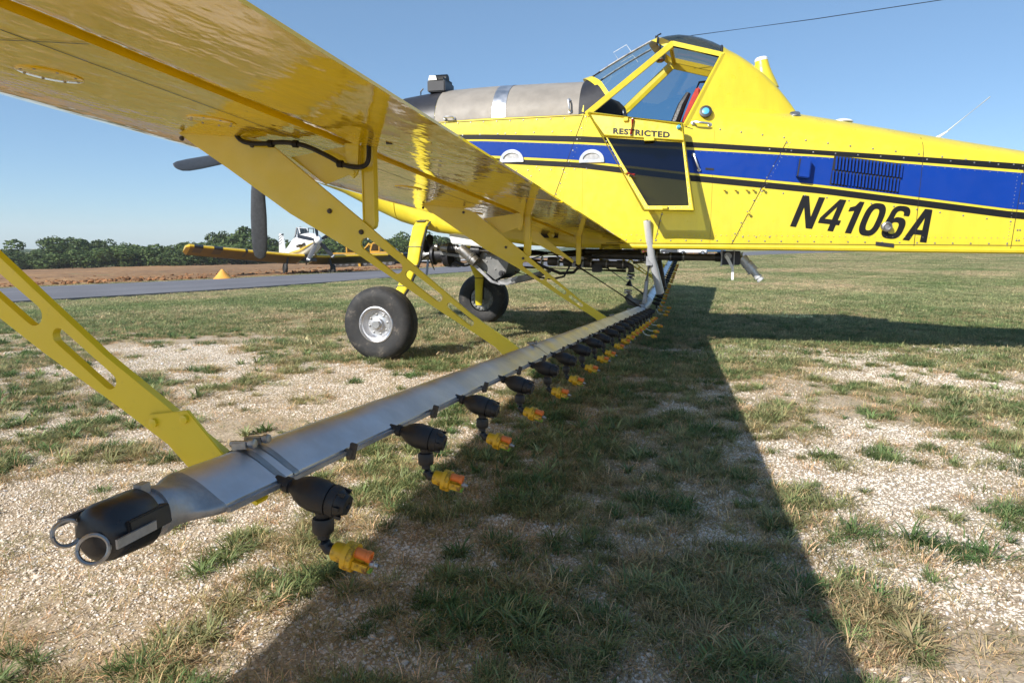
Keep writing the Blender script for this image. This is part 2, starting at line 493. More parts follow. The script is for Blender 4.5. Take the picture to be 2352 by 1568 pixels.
# ploughed red-brown soil beyond the taxiway
m, N, L, b = newmat('turned_soil')
t = noise(N, L, 1.1, 8, 0.7); t2 = noise(N, L, 0.06, 4, 0.6)
r = ramp(N, L, t.outputs['Fac'], [(0.3, (0.12, 0.062, 0.025)), (0.52, (0.265, 0.145, 0.060)), (0.72, (0.43, 0.265, 0.125))])
r2 = ramp(N, L, t2.outputs['Fac'], [(0.4, (0.82, 0.80, 0.78)), (0.65, (1.25, 1.22, 1.15))])
mm = N.new('ShaderNodeMix'); mm.data_type = 'RGBA'; mm.blend_type = 'MULTIPLY'; mm.inputs['Factor'].default_value = 1
L.new(r.outputs[0], mm.inputs['A']); L.new(r2.outputs[0], mm.inputs['B']); L.new(mm.outputs['Result'], b.inputs['Base Color'])
setp(b, Roughness=0.95); bump(N, L, b, t.outputs['Fac'], 0.6, 0.2)
M['soil'] = m
def field():
    A = resample([(p[0] - 1.3, p[1] + 0.25) for p in FAR[:9]], 200); dirs = np.array([(-0.86, 0.51)])
    w = np.r_[0, np.geomspace(0.25, 175, 90)]
    P = A[:, None, :] + w[None, :, None] * np.array([-0.80, 0.60])[None, None, :]
    X, Y = P[..., 0], P[..., 1]
    amp = 0.05 + 0.13 * np.clip(w / 6, 0, 1) * np.exp(-w / 40)
    edge = np.clip(w / 1.5, 0, 1)
    Z = gz(X, Y) - 0.03 + edge * (0.10 + 2.2 * amp * (fbm(X, Y, 1.1, 2.0, 3) - 0.35) + 0.35 * (fbm(X, Y, 9.0, 4.0, 2) - 0.4) * np.clip(w / 10, 0, 1))
    rows = np.stack([X, Y, Z], -1)
    o = MB().grid([[tuple(p) for p in r_] for r_ in rows]).build('ploughed_field', M['soil'], smooth=60)
    o['kind'] = 'structure'
field()
# pale concrete lot far beyond the field
M['concrete'] = simple('pale_concrete', (0.50, 0.48, 0.45), 0.9, var=0.15, scale=0.4)
ribbon('concrete_apron', [(-31, 82), (-27, 100), (-20, 132)], [(-46, 96), (-40, 118), (-30, 150)], 20, 4, 0.45, M['concrete'], skirt=0.9)
# wooded ridge on the skyline
m, N, L, b = newmat('distant_woodland')
t = noise(N, L, 0.08, 7, 0.7); r = ramp(N, L, t.outputs['Fac'], [(0.35, (0.022, 0.045, 0.018)), (0.65, (0.07, 0.105, 0.035))])
L.new(r.outputs[0], b.inputs['Base Color']); setp(b, Roughness=1.0); b.inputs['Specular IOR Level'].default_value = 0.05
bump(N, L, b, t.outputs['Fac'], 1.0, 4.0)
M['ridge'] = m
def ridge(name, D, h0, h1, a0, a1, n, off):
    rows = []
    for j in range(7):
        row = []
        for i in range(n):
            a = a0 + (a1 - a0) * i / (n - 1)
            rad = D * (1 + 0.05 * j)
            x, y = -math.sin(a) * rad, math.cos(a) * rad
            prof = math.sin(math.pi * min(1, (j + 0.6) / 4.2) / 2)
            h = h0 + (h1 - h0) * float(fbm(a * 900, 3.0, 60, off, 3)) + 5.5 * float(fbm(a * D, j * 9.0, 14, off, 3))
            base = -9.0
            row.append((x, y, base + (h - base) * prof if j else base - 6))
        rows.append(row)
    o = MB().grid(rows).build(name, M['ridge'], smooth=60); o['kind'] = 'structure'
ridge('hills', 900, -24, 2, R(-70), R(62), 500, 1.0)
# ------------------------------------------------------------------ gravel and grass (stuff)
def scatter(name, protos, P, rot, scl, tint, label, cat):
    n = len(P)
    me = bpy.data.meshes.new(name)
    me.vertices.add(n); me.vertices.foreach_set('co', np.asarray(P, np.float32).ravel())
    for nm, ty, v, key in (('rot', 'FLOAT_VECTOR', rot, 'vector'), ('scl', 'FLOAT_VECTOR', scl, 'vector'), ('tint', 'FLOAT_COLOR', np.c_[tint, np.ones(n)], 'color')):
        at_ = me.attributes.new(nm, ty, 'POINT'); at_.data.foreach_set(key, np.asarray(v, np.float32).ravel())
    at_ = me.attributes.new('idx', 'INT', 'POINT'); at_.data.foreach_set('value', rng.integers(0, len(protos), n).astype(np.int32))
    o = bpy.data.objects.new(name, me); COL.objects.link(o)
    ng = bpy.data.node_groups.new(name, 'GeometryNodeTree')
    ng.interface.new_socket('Geometry', in_out='INPUT', socket_type='NodeSocketGeometry')
    ng.interface.new_socket('Geometry', in_out='OUTPUT', socket_type='NodeSocketGeometry')
    nn, ll = ng.nodes, ng.links
    gi, go = nn.new('NodeGroupInput'), nn.new('NodeGroupOutput')
    ip = nn.new('GeometryNodeInstanceOnPoints'); jn = nn.new('GeometryNodeJoinGeometry')
    for p in protos:
        oi = nn.new('GeometryNodeObjectInfo'); oi.inputs['Object'].default_value = p
        g2 = nn.new('GeometryNodeGeometryToInstance')
        ll.new(oi.outputs['Geometry'], g2.inputs[0]); ll.new(g2.outputs[0], jn.inputs[0])
    ll.new(gi.outputs[0], ip.inputs['Points']); ll.new(jn.outputs[0], ip.inputs['Instance'])
    ip.inputs['Pick Instance'].default_value = True
    def attr(nm, dt):
        a_ = nn.new('GeometryNodeInputNamedAttribute'); a_.data_type = dt; a_.inputs['Name'].default_value = nm
        return a_.outputs['Attribute']
    ll.new(attr('idx', 'INT'), ip.inputs['Instance Index'])
    er = nn.new('FunctionNodeEulerToRotation'); ll.new(attr('rot', 'FLOAT_VECTOR'), er.inputs[0]); ll.new(er.outputs[0], ip.inputs['Rotation'])
    ll.new(attr('scl', 'FLOAT_VECTOR'), ip.inputs['Scale']); ll.new(ip.outputs[0], go.inputs[0])
    md = o.modifiers.new('scatter', 'NODES'); md.node_group = ng
    return tag(o, label, cat, kind='stuff')

def tint_mat(name, rough, translucent=0.0, grad=False):
    m, N, L, b = newmat(name)
    at_ = N.new('ShaderNodeAttribute'); at_.attribute_type = 'INSTANCER'; at_.attribute_name = 'tint'
    src = at_.outputs['Color']
    if grad:
        va = N.new('ShaderNodeAttribute'); va.attribute_name = 'blade'
        mx = N.new('ShaderNodeMix'); mx.data_type = 'RGBA'; mx.blend_type = 'MULTIPLY'; mx.inputs['Factor'].default_value = 1
        L.new(src, mx.inputs['A']); L.new(va.outputs['Color'], mx.inputs['B']); src = mx.outputs['Result']
    L.new(src, b.inputs['Base Color']); setp(b, Roughness=rough); b.inputs['Specular IOR Level'].default_value = 0.25
    if translucent:
        tl = N.new('ShaderNodeBsdfTranslucent'); L.new(src, tl.inputs['Color'])
        ms = N.new('ShaderNodeMixShader'); ms.inputs['Fac'].default_value = translucent
        L.new(b.outputs[0], ms.inputs[1]); L.new(tl.outputs[0], ms.inputs[2]); L.new(ms.outputs[0], N['Material Output'].inputs['Surface'])
    return m
M['stone'] = tint_mat('stone', 0.85)
M['blade'] = tint_mat('grass_blade', 0.55, 0.30, grad=True)

def stone_proto(k):
    bm = bmesh.new(); bmesh.ops.create_icosphere(bm, subdivisions=1, radius=0.5)
    r_ = random.Random(k)
    for v in bm.verts:
        v.co *= 1 + r_.uniform(-0.22, 0.22)
        v.co.z *= 0.60; v.co.y *= 0.80
    me = bpy.data.meshes.new('stone'); bm.to_mesh(me); bm.free()
    me.materials.append(M['stone'])
    return bpy.data.objects.new('stone', me)
stones = [stone_proto(k) for k in range(6)]

def tuft_proto(k, nb, h, spread, width, droop, segs=3, patch=0.0, dry=0.25):
    r_ = random.Random(100 + k)
    V, F, C = [], [], []
    for i in range(nb):
        az = r_.uniform(0, 2 * math.pi)
        if patch: bx, by = r_.uniform(-patch, patch), r_.uniform(-patch, patch)
        else:
            q = abs(r_.gauss(0, spread * 0.35)); bx, by = q * math.cos(az), q * math.sin(az)
        a2 = az + r_.uniform(-0.7, 0.7)
        L_ = h * r_.uniform(0.45, 1.1); lean = r_.uniform(0.45, 1.15) * droop
        w = width * r_.uniform(0.6, 1.25)
        d = Vector((math.cos(a2), math.sin(a2), 0)); sd = Vector((-d.y, d.x, 0))
        isdry = r_.random() < dry
        t0 = (1.65, 1.38, 1.40) if isdry else (1, 1, 1)
        br = r_.uniform(0.65, 1.55)
        n0 = len(V); p = Vector((bx, by, -0.004)); ang = math.pi / 2 - lean * 0.55
        for j in range(segs + 1):
            ww = w * (1 - (j / segs) ** 1.6) * 0.5 + 0.0002
            V += [tuple(p - sd * ww), tuple(p + sd * ww)]
            br2 = br
            C += [(t0[0] * br2, t0[1] * br2, t0[2] * br2, 1)] * 2
            p = p + (d * math.cos(ang) + Vector((0, 0, 1)) * math.sin(ang)) * (L_ / segs)
            ang -= lean * 0.55
        for j in range(segs): F.append((n0 + 2 * j, n0 + 2 * j + 1, n0 + 2 * j + 3, n0 + 2 * j + 2))
    me = bpy.data.meshes.new('grass_tuft'); me.from_pydata(V, [], F)
    ca = me.attributes.new('blade', 'FLOAT_COLOR', 'POINT'); ca.data.foreach_set('color', np.array(C, np.float32).ravel())
    me.polygons.foreach_set('use_smooth', [True] * len(F)); me.materials.append(M['blade'])
    return bpy.data.objects.new('grass_tuft', me)
tufts = [tuft_proto(k, 95, 0.085, 0.13, 0.0048, 1.30) for k in range(5)] + [tuft_proto(10 + k, 52, 0.115, 0.07, 0.0075, 1.25) for k in range(3)]
drytufts = [tuft_proto(20 + k, 75, 0.080, 0.15, 0.003, 1.7, dry=0.4) for k in range(4)]
turfs = [tuft_proto(40 + k, 210, 0.050, 0, 0.0052, 1.35, segs=2, patch=0.16, dry=0.35) for k in range(5)]
litter = [tuft_proto(80 + k, 22, 0.075, 0, 0.0026, 2.3, segs=2, patch=0.11, dry=0.3) for k in range(4)]
weeds = [tuft_proto(60 + k, 26, 0.13, 0.05, 0.016, 1.25) for k in range(3)]

def in_view(x, y, m_=0.12):
    """keep what the camera or a step to its side could see"""
    u = x * math.cos(YAW) + y * math.sin(YAW); d = -x * math.sin(YAW) + y * math.cos(YAW)
    return (d > 0.5) & (np.abs(u) < d * (0.74 + m_) + 0.9)
def candidates(n, d0, d1, p=1.0):
    """points whose density falls with distance"""
    d = d0 + (d1 - d0) * rng.random(n) ** p
    u = rng.uniform(-1, 1, n) * (d * 0.88 + 1.1)
    return u * math.cos(YAW) - d * math.sin(YAW), u * math.sin(YAW) + d * math.cos(YAW), d
def cover(x, y):
    return 0.55 * turf_cover(x, y) + 1.15 * (fbm(x, y, 1.25, 21.0, 3) - 0.5) + 0.55 * (fbm(x, y, 0.34, 33.0, 2) - 0.5) + 0.5
def wheel_clear(x, y):
    return ~((np.abs(x + 2.86) < 0.08) & ((np.abs(y - 5.95) < 0.10) | (np.abs(y - 9.19) < 0.10)))
# stones
x, y, d = candidates(340000, 0.9, 7.5, 1.4)
k = (turf_cover(x, y) + 0.7 * (fbm(x, y, 1.15, 21.0, 3) - 0.5) < 0.55 + 0.3 * rng.random(len(x))) & wheel_clear(x, y) & (fbm(x, y, 0.75, 61.0, 3) < 0.50 + 0.22 * rng.random(len(x)))
x, y, d = x[k], y[k], d[k]
sz = 0.0046 + 0.0088 * rng.random(len(x)) ** 2.8 + 0.0007 * d; big = rng.random(len(x)) < 0.012; sz[big] *= 2.0
g0 = rng.random(len(x)); base = np.stack([0.63 + 0.14 * g0, 0.55 + 0.14 * g0, 0.46 + 0.14 * g0], 1) * (0.82 + 0.30 * rng.random((len(x), 1)))
ggrey = rng.random(len(x)) < 0.06; base[ggrey] = base[ggrey].mean(1, keepdims=True) * np.array([0.98, 0.98, 1.0])
scatter('gravel', stones, np.stack([x, y, zg(x, y) + sz * 0.06], 1), np.stack([rng.normal(0, 0.3, len(x)), rng.normal(0, 0.3, len(x)), rng.uniform(0, 6.28, len(x))], 1), np.repeat(sz[:, None], 3, 1), base, 'pale beige gravel strewn between the grass tufts', 'gravel')
def grass_tint(x, y, n, dryness):
    q = np.clip(fbm(x, y, 2.2, 50.0, 2) + rng.normal(0, 0.16, n) + dryness, 0, 1)[:, None]
    green = np.array([0.115, 0.180, 0.064]); olive = np.array([0.245, 0.268, 0.128]); straw = np.array([0.45, 0.37, 0.23])
    c = np.where(q < 0.5, green + (olive - green) * q * 2, olive + (straw - olive) * (q - 0.5) * 2)
    return c * (0.75 + 0.5 * rng.random((n, 1)))
def put_grass(name, protos, x, y, s0, s1, dryness, label, zs=1.0):
    n = len(x); s = rng.uniform(s0, s1, n)
    return scatter(name, protos, np.stack([x, y, zg(x, y)], 1), np.stack([rng.normal(0, 0.08, n), rng.normal(0, 0.08, n), rng.uniform(0, 6.28, n)], 1), np.stack([s, s, s * zs], 1), grass_tint(x, y, n, dryness), label, 'grass')
# clumps: each clump is a handful of tufts with one tone, a dry halo round it
x, y, d = candidates(9000, 0.95, 12.0, 0.85)
dens = 0.22 + 0.55 * turf_cover(x, y) + 1.2 * (fbm(x, y, 1.1, 21.0, 3) - 0.5) + 0.34 * np.clip(1.6 - np.abs(x + 0.45) / 0.75, 0, 1)
k = rng.random(len(x)) < dens; x, y = x[k], y[k]
cr = 0.030 + 0.13 * rng.random(len(x)) ** 2.0; tone = np.clip(rng.normal(0.30, 0.22, len(x)), 0, 0.8)
def in_clumps(per, spread, smin, smax):
    m_ = np.maximum(1, (per * (cr / 0.10) ** 1.5 * rng.uniform(0.6, 1.4, len(x))).astype(int))
    i = np.repeat(np.arange(len(x)), m_); a_ = rng.uniform(0, 6.28, len(i)); r_ = cr[i] * spread * np.sqrt(rng.random(len(i)))
    return i, x[i] + r_ * np.cos(a_), y[i] + r_ * np.sin(a_), rng.uniform(smin, smax, len(i)) * (0.75 + 1.6 * cr[i])
def tone_col(q):
    q = np.clip(q, 0, 1)[:, None]
    green = np.array([0.085, 0.150, 0.050]); olive = np.array([0.210, 0.235, 0.100]); straw = np.array([0.42, 0.32, 0.185])
    return np.where(q < 0.5, green + (olive - green) * q * 2, olive + (straw - olive) * (q - 0.5) * 2) * rng.uniform(0.75, 1.25, (len(q), 1))
i, tx, ty, ts = in_clumps(6.0, 1.0, 0.50, 0.95); ok = wheel_clear(tx, ty); i, tx, ty, ts = i[ok], tx[ok], ty[ok], ts[ok]; n = len(tx)
scatter('grass_tufts', tufts, np.stack([tx, ty, zg(tx, ty)], 1), np.stack([rng.normal(0, 0.12, n), rng.normal(0, 0.12, n), rng.uniform(0, 6.28, n)], 1), np.repeat(ts[:, None], 3, 1), tone_col(tone[i] + rng.normal(0, 0.08, n)), 'green and olive grass tufts growing out of the gravel', 'grass')
i, tx, ty, ts = in_clumps(7.0, 2.3, 0.5, 1.1); ok = wheel_clear(tx, ty); i, tx, ty, ts = i[ok], tx[ok], ty[ok], ts[ok]; n = len(tx)
scatter('dry_grass', drytufts, np.stack([tx, ty, zg(tx, ty)], 1), np.stack([rng.normal(0, 0.12, n), rng.normal(0, 0.12, n), rng.uniform(0, 6.28, n)], 1), np.repeat(ts[:, None], 3, 1), tone_col(rng.normal(0.80, 0.18, n)), 'dry straw coloured grass lying flat on the gravel', 'grass')
x, y, d = candidates(15000, 0.95, 11.0, 0.9); k = (fbm(x, y, 0.9, 61.0, 3) + 0.35 * rng.random(len(x)) > 0.60) & wheel_clear(x, y); x, y = x[k], y[k]; n = len(x); ts = rng.uniform(0.5, 1.1, n)
scatter('thatch', litter, np.stack([x, y, zg(x, y) + 0.004], 1), np.stack([rng.normal(0, 0.1, n), rng.normal(0, 0.1, n), rng.uniform(0, 6.28, n)], 1), np.stack([ts, ts, ts * 0.8], 1), tone_col(rng.normal(0.85, 0.2, n)), 'dead brown stems matted on the gravel', 'grass')
x, y, d = candidates(1100, 1.0, 7.0, 1.0)
k = fbm(x, y, 1.2, 21.0, 3) > 0.52
put_grass('weeds', weeds, x[k], y[k], 0.4, 0.9, -0.25, 'broad leaved green weeds between the gravel stones')
# closed short turf further out
x, y, d = candidates(30000, 3.0, 34.0, 0.85)
s_ = s_of(x, y)
def off_tarmac(x, y):
    na = np.array(NEAR); return x > np.interp(y, na[:, 1], na[:, 0]) + 0.12
k = (turf_cover(x, y) + 0.8 * (fbm(x, y, 1.15, 21.0, 3) - 0.5) + 0.35 * (rng.random(len(x)) - 0.5) > 0.40) & off_tarmac(x, y) & wheel_clear(x, y)
put_grass('lawn', turfs, x[k], y[k], 0.85, 1.35, 0.06, 'short mown olive green turf round the aeroplane', 0.85)
x, y, d = candidates(26000, 26.0, 110.0, 1.3)
k = off_tarmac(x, y); x, y, d = x[k], y[k], d[k]; n = len(x); s_ = rng.uniform(1.0, 1.6, n) * (0.75 + d / 34.0)
scatter('far_lawn', turfs, np.stack([x, y, zg(x, y)], 1), np.stack([np.zeros(n), np.zeros(n), rng.uniform(0, 6.28, n)], 1), np.stack([s_, s_, s_ * 0.5], 1), grass_tint(x, y, n, 0.06), 'distant mown grass stretching away under the tail', 'grass')
# ragged green verge between taxiway and soil
v = resample([(p[0] - 0.55, p[1] + 0.1) for p in FAR[1:7]], 1400)[200:]
x = v[:, 0] + rng.normal(0, 0.35, len(v)); y = v[:, 1] + rng.normal(0, 0.35, len(v))
put_grass('verge', turfs, x, y, 1.2, 2.2, -0.1, 'thin strip of green grass along the far taxiway edge')

# dark clods and lumps turned up in the soil
A_ = resample([(p[0] - 2.0, p[1] + 0.4) for p in FAR[:7]], 9000)[1200:]
kk = rng.integers(0, len(A_), 7000); w_ = 0.3 + 26 * rng.random(7000) ** 2.0
x = A_[kk, 0] - 0.80 * w_; y = A_[kk, 1] + 0.60 * w_
keep = fbm(x, y, 2.5, 71.0, 3) + 0.4 * rng.random(len(x)) > 0.62
x, y = x[keep], y[keep]; n = len(x)
sz = 0.06 + 0.26 * rng.random(n) ** 3
scatter('soil_clods', stones, np.stack([x, y, gz(x, y) + 0.10 + sz * 0.1], 1), np.stack([rng.normal(0, 0.4, n), rng.normal(0, 0.4, n), rng.uniform(0, 6.28, n)], 1), np.stack([sz * 1.3, sz * 1.3, sz], 1), np.array([0.24, 0.115, 0.05]) * (0.45 + 0.95 * rng.random((n, 1))), 'brown clods lying on the ploughed soil', 'soil')
# ------------------------------------------------------------------ trees
def leafmat(name, c0, c1):
    m, N, L, b = newmat(name)
    at_ = N.new('ShaderNodeAttribute'); at_.attribute_name = 'leaf'
    r = ramp(N, L, at_.outputs['Fac'], [(0.0, c0), (1.0, c1)])
    oi = N.new('ShaderNodeObjectInfo')
    h = N.new('ShaderNodeHueSaturation'); mr = N.new('ShaderNodeMapRange'); mr.inputs['To Min'].default_value = 0.75; mr.inputs['To Max'].default_value = 1.25
    L.new(oi.outputs['Random'], mr.inputs[0]); L.new(mr.outputs[0], h.inputs['Value']); L.new(r.outputs[0], h.inputs['Color'])
    L.new(h.outputs[0], b.inputs['Base Color']); setp(b, Roughness=0.6); b.inputs['Specular IOR Level'].default_value = 0.2
    tl = N.new('ShaderNodeBsdfTranslucent'); L.new(h.outputs[0], tl.inputs['Color'])
    ms = N.new('ShaderNodeMixShader'); ms.inputs['Fac'].default_value = 0.25
    L.new(b.outputs[0], ms.inputs[1]); L.new(tl.outputs[0], ms.inputs[2]); L.new(ms.outputs[0], N['Material Output'].inputs['Surface'])
    return m
M['leaf'] = leafmat('leaves', (0.040, 0.075, 0.022), (0.105, 0.145, 0.042))
M['bark'] = simple('bark', (0.09, 0.07, 0.05), 0.9, var=0.3, scale=6)
def crown_mesh(k, H, W, nleaf):
    r_ = np.random.default_rng(500 + k)
    nl = r_.integers(9, 14)
    cs = np.stack([r_.normal(0, 0.30, nl) * W, r_.normal(0, 0.30, nl) * W, H * r_.uniform(0.25, 0.85, nl)], 1)
    rs = W * r_.uniform(0.20, 0.36, nl) * (1.15 - 0.4 * cs[:, 2] / H)
    V, F, A = [], [], []
    which = r_.integers(0, nl, nleaf)
    dirs = r_.normal(size=(nleaf, 3)); dirs /= np.linalg.norm(dirs, axis=1)[:, None]
    rad = rs[which] * (0.55 + 0.5 * r_.random(nleaf) ** 0.5)
    C = cs[which] + dirs * rad[:, None] * np.array([1, 1, 0.8])
    keep = C[:, 2] > 0.02 * H
    C = C[keep]; dirs = dirs[keep]
    n = len(C); sz = r_.uniform(0.22, 0.48, n)
    nr = dirs + r_.normal(0, 0.7, (n, 3)); nr /= np.linalg.norm(nr, axis=1)[:, None]
    up = r_.normal(size=(n, 3)); u = np.cross(nr, up); u /= np.linalg.norm(u, axis=1)[:, None]; w = np.cross(nr, u)
    q = np.stack([C - u * sz[:, None], C - w * sz[:, None] * 0.7, C + u * sz[:, None], C + w * sz[:, None] * 0.7], 1)
    me = bpy.data.meshes.new('crown'); me.from_pydata(q.reshape(-1, 3).tolist(), [], np.arange(4 * n).reshape(n, 4).tolist())
    at_ = me.attributes.new('leaf', 'FLOAT', 'FACE'); at_.data.foreach_set('value', r_.random(n).astype(np.float32))
    me.materials.append(M['leaf'])
    return me
crowns = [crown_mesh(k, 8.0, 8.5, 2300) for k in range(6)]
def trunk_mesh(k):
    r_ = random.Random(900 + k); mb = MB()
    mb.tube([(0, 0, -0.6), (0.1, 0.05, 1.2), (0.0, 0.1, 3.0), (0.15, 0.0, 5.4)], [0.24, 0.19, 0.14, 0.05], 7)
    for j in range(5):
        a_ = r_.uniform(0, 6.28); z = r_.uniform(1.4, 3.6); l = r_.uniform(1.4, 2.6)
        mb.tube([(0.05, 0.05, z), (math.cos(a_) * l * 0.5, math.sin(a_) * l * 0.5, z + l * 0.5), (math.cos(a_) * l, math.sin(a_) * l, z + l * 0.8)], [0.10, 0.07, 0.03], 5)
    o = mb.build('trunk', M['bark']); me = o.data; bpy.data.objects.remove(o); return me
trunks = [trunk_mesh(k) for k in range(3)]
def tree(name, loc, h, wf, rz, label, group, k):
    t = empty(name, loc, label, 'tree', group)
    t.rotation_euler.z = rz
    s = h / 8.0
    for nm, me_, sc_ in (('crown', crowns[k % 6], (s * wf, s * wf, s)), ('trunk', trunks[k % 3], (s, s, s))):
        o = bpy.data.objects.new(nm, me_); COL.objects.link(o); o.parent = t; o.scale = sc_
def ray_xy(u, D):
    """ground position at image column u (of 2352) and depth D"""
    lat = (u - 1176) / 1592.6 * D
    return lat * math.cos(YAW) - D * math.sin(YAW), lat * math.sin(YAW) + D * math.cos(YAW)
# ------------------------------------------------------------------ the yellow crop duster
YC = 7.571
AX = -2.861
plane = empty('crop_duster_aircraft', (AX, YC, 0), 'big yellow crop duster with blue side stripe, spray boom and open cockpit door', 'aircraft')
def interp(tab, x):
    xs = [t[0] for t in tab]
    return [float(np.interp(x, xs, [t[i] for t in tab])) for i in range(1, len(tab[0]))]
#  x, bottom z, shoulder z, top z, half width, roundness of lower corners
FUS = [(-5.06, 1.96, 2.18, 2.40, 0.22, 0.22), (-4.85, 1.90, 2.20, 2.50, 0.30, 0.29), (-4.5, 1.84, 2.24, 2.58, 0.37, 0.30), (-4.0, 1.67, 2.26, 2.64, 0.43, 0.28), (-3.6, 1.49, 2.29, 2.67, 0.48, 0.24),
       (-3.2, 1.33, 2.32, 2.70, 0.52, 0.17), (-2.75, 1.21, 2.345, 2.755, 0.54, 0.10), (-2.2, 1.145, 2.36, 2.77, 0.55, 0.06), (-1.7, 1.075, 2.358, 2.768, 0.55, 0.05), (-1.15, 1.048, 2.355, 2.765, 0.55, 0.05), (0.1, 1.04, 2.15, 2.52, 0.55, 0.045),
       (1.26, 1.03, 1.96, 2.274, 0.53, 0.045), (2.13, 1.02, 1.83, 2.085, 0.49, 0.045), (2.8, 1.015, 1.74, 1.945, 0.45, 0.04), (4.0, 0.98, 1.55, 1.70, 0.34, 0.04), (5.5, 0.92, 1.34, 1.46, 0.20, 0.04), (7.0, 0.86, 1.10, 1.20, 0.05, 0.02)]
def top_y(w, zs, zt, z):
    q = min(1.0, max(0.0, (z - zs) / max(1e-6, zt - zs)))
    return w * (1 - q ** 2.0) ** 0.5
def surf_w(x, z):
    zb, zs, zt, w, rc = interp(FUS, x)
    if z > zs: return top_y(w, zs, zt, z)
    if z < zb + rc: return w - rc + math.sqrt(max(0, rc * rc - (zb + rc - z) ** 2))
    return w
def section(x, nt=15, nb=5):
    zb, zs, zt, w, rc = interp(FUS, x)
    pts = []
    for i in range(nb + 1):
        a = -math.pi / 2 + (math.pi / 2) * i / nb
        pts.append((-(w - rc) - rc * math.cos(a), zb + rc + rc * math.sin(a)))
    for i in range(1, 6): pts.append((-w, zb + rc + (zs - zb - rc) * i / 6))
    for i in range(nt + 1):
        a = math.pi * i / nt
        pts.append((-w * math.cos(a), zs + (zt - zs) * math.sin(a)))
    left = pts
    out = left + [(w, zb + rc + (zs - zb - rc) * i / 6) for i in range(5, 0, -1)]
    for i in range(nb, -1, -1):
        a = -math.pi / 2 + (math.pi / 2) * i / nb
        out.append((w - rc + rc * math.cos(a), zb + rc + rc * math.sin(a)))
    return [(x, YC + p[0], p[1]) for p in out]
def stations(a, b_, n): return [a + (b_ - a) * i / n for i in range(n + 1)]
MB().loft([section(x) for x in stations(-5.06, -3.215, 22)]).build('engine_cowling', M['yellow'], plane, 40)
MB().loft([section(x) for x in stations(-3.205, -1.15, 22)]).build('hopper_fuselage', M['yellow'], plane, 40)
MB().loft([section(x) for x in stations(0.1, 7.0, 50)]).build('rear_fuselage', M['yellow'], plane, 40)
def sill(x): return float(np.interp(x, [-1.15, -0.171, 0.2], [2.357, 2.208, 2.17]))
def usec(x, t=0.0):
    zb, zs, zt, w, rc = interp(FUS, x); w -= t; zb += t
    P = [(-w, sill(x) - (0.002 if t else 0))] + [(-w, sill(x) + (zb + rc - sill(x)) * i / 8) for i in range(1, 9)]
    P += [(-(w - rc) - rc * math.cos(a), zb + rc - rc * math.sin(a)) for a in (0.4, 0.8, 1.2)]
    P += [(-q[0], q[1]) for q in reversed(P)]
    return P
rows = [[(x, YC + p[0], p[1]) for p in usec(x)] for x in stations(-1.148, 0.098, 12)]
inn = [[(x, YC + p[0], p[1]) for p in usec(x, 0.03)] for x in stations(-1.148, 0.098, 12)]
MB().grid(rows).build('cockpit_side', M['yellow'], plane, 40)
MB().grid(inn).build('cockpit_lining', M['dark'], plane, 40)
# lower longeron roll and skin joints
for sgn in (-1, 1):
    MB().tube([(x, YC + sgn * (interp(FUS, x)[3] - 0.030), interp(FUS, x)[0] + 0.030) for x in stations(-0.95, 6.5, 40)], 0.034, 10).build('lower_longeron', M['yellow'], plane)

# painted side stripes, a skin 3 mm proud of the metal
LX = [-2.9, -2.127, -1.2, -0.133, 1.058, 2.603, 4.2, 5.8]
SA = [2.225, 2.198, 2.149, 2.056, 1.942, 1.798, 1.640, 1.47]
SB = [2.180, 2.150, 2.092, 2.007, 1.902, 1.745, 1.590, 1.43]
SC = [2.160, 2.131, 2.071, 1.982, 1.883, 1.720, 1.560, 1.40]
SD = [2.055, 1.990, 1.919, 1.771, 1.636, 1.407, 1.250, 1.15]
SE = [2.030, 1.964, 1.895, 1.750, 1.612, 1.386, 1.225, 1.12]
SF = [1.985, 1.915, 1.843, 1.694, 1.556, 1.328, 1.160, 1.06]
def strip(name, top, bot, mat, x0=-2.9, x1=5.8):
    for sgn in (-1, 1):
        rows = []
        for x in stations(x0, x1, 60):
            a, c = np.interp(x, LX, top), np.interp(x, LX, bot)
            rows.append([(x, YC + sgn * (surf_w(x, z) + 0.003), z) for z in np.linspace(a, c, 7)])
        MB().grid(rows).build(name, mat, plane, 60)
strip('black_stripe', SA, SB, M['black']); strip('blue_stripe', SC, SD, M['blue']); strip('black_stripe', SE, SF, M['black'])

# registration letters: slanted heavy capitals on the side skin
def letters(txt, x0, x1, z0, z1, slope, yfun, mat, name, off, shear, space=1.0, widen=1.0):
    cu = bpy.data.curves.new(name, 'FONT'); cu.body = txt; cu.size = 1.0; cu.offset = off; cu.shear = shear; cu.space_character = space
    cu.resolution_u = 4
    to = bpy.data.objects.new(name, cu); COL.objects.link(to)
    dg = bpy.context.evaluated_depsgraph_get()
    me = bpy.data.meshes.new_from_object(to.evaluated_get(dg)); bpy.data.objects.remove(to)
    co = np.array([v.co for v in me.vertices]); mn, mx_ = co.min(0), co.max(0)
    q = (co - mn) / np.maximum(mx_ - mn, 1e-6)
    X = x0 + (x1 - x0) * q[:, 0]; Z = z0 + (z1 - z0) * q[:, 1] + slope * (X - x0)
    for v, a, c in zip(me.vertices, X, Z): v.co = Vector((a, yfun(a, c), c)) - ORG[plane]
    me.materials.append(mat); me.name = name
    o = bpy.data.objects.new(name, me); COL.objects.link(o); o.parent = plane
    return o
def stroke(path, w):
    """outline of a thick line through path"""
    P = [Vector((p[0], p[1])) for p in path]; Lf, Rt = [], []
    for i, p in enumerate(P):
        d = (P[min(i + 1, len(P) - 1)] - P[max(i - 1, 0)]).normalized(); n_ = Vector((-d.y, d.x)) * w / 2
        Lf.append(tuple(p + n_)); Rt.append(tuple(p - n_))
    return Lf + Rt[::-1]
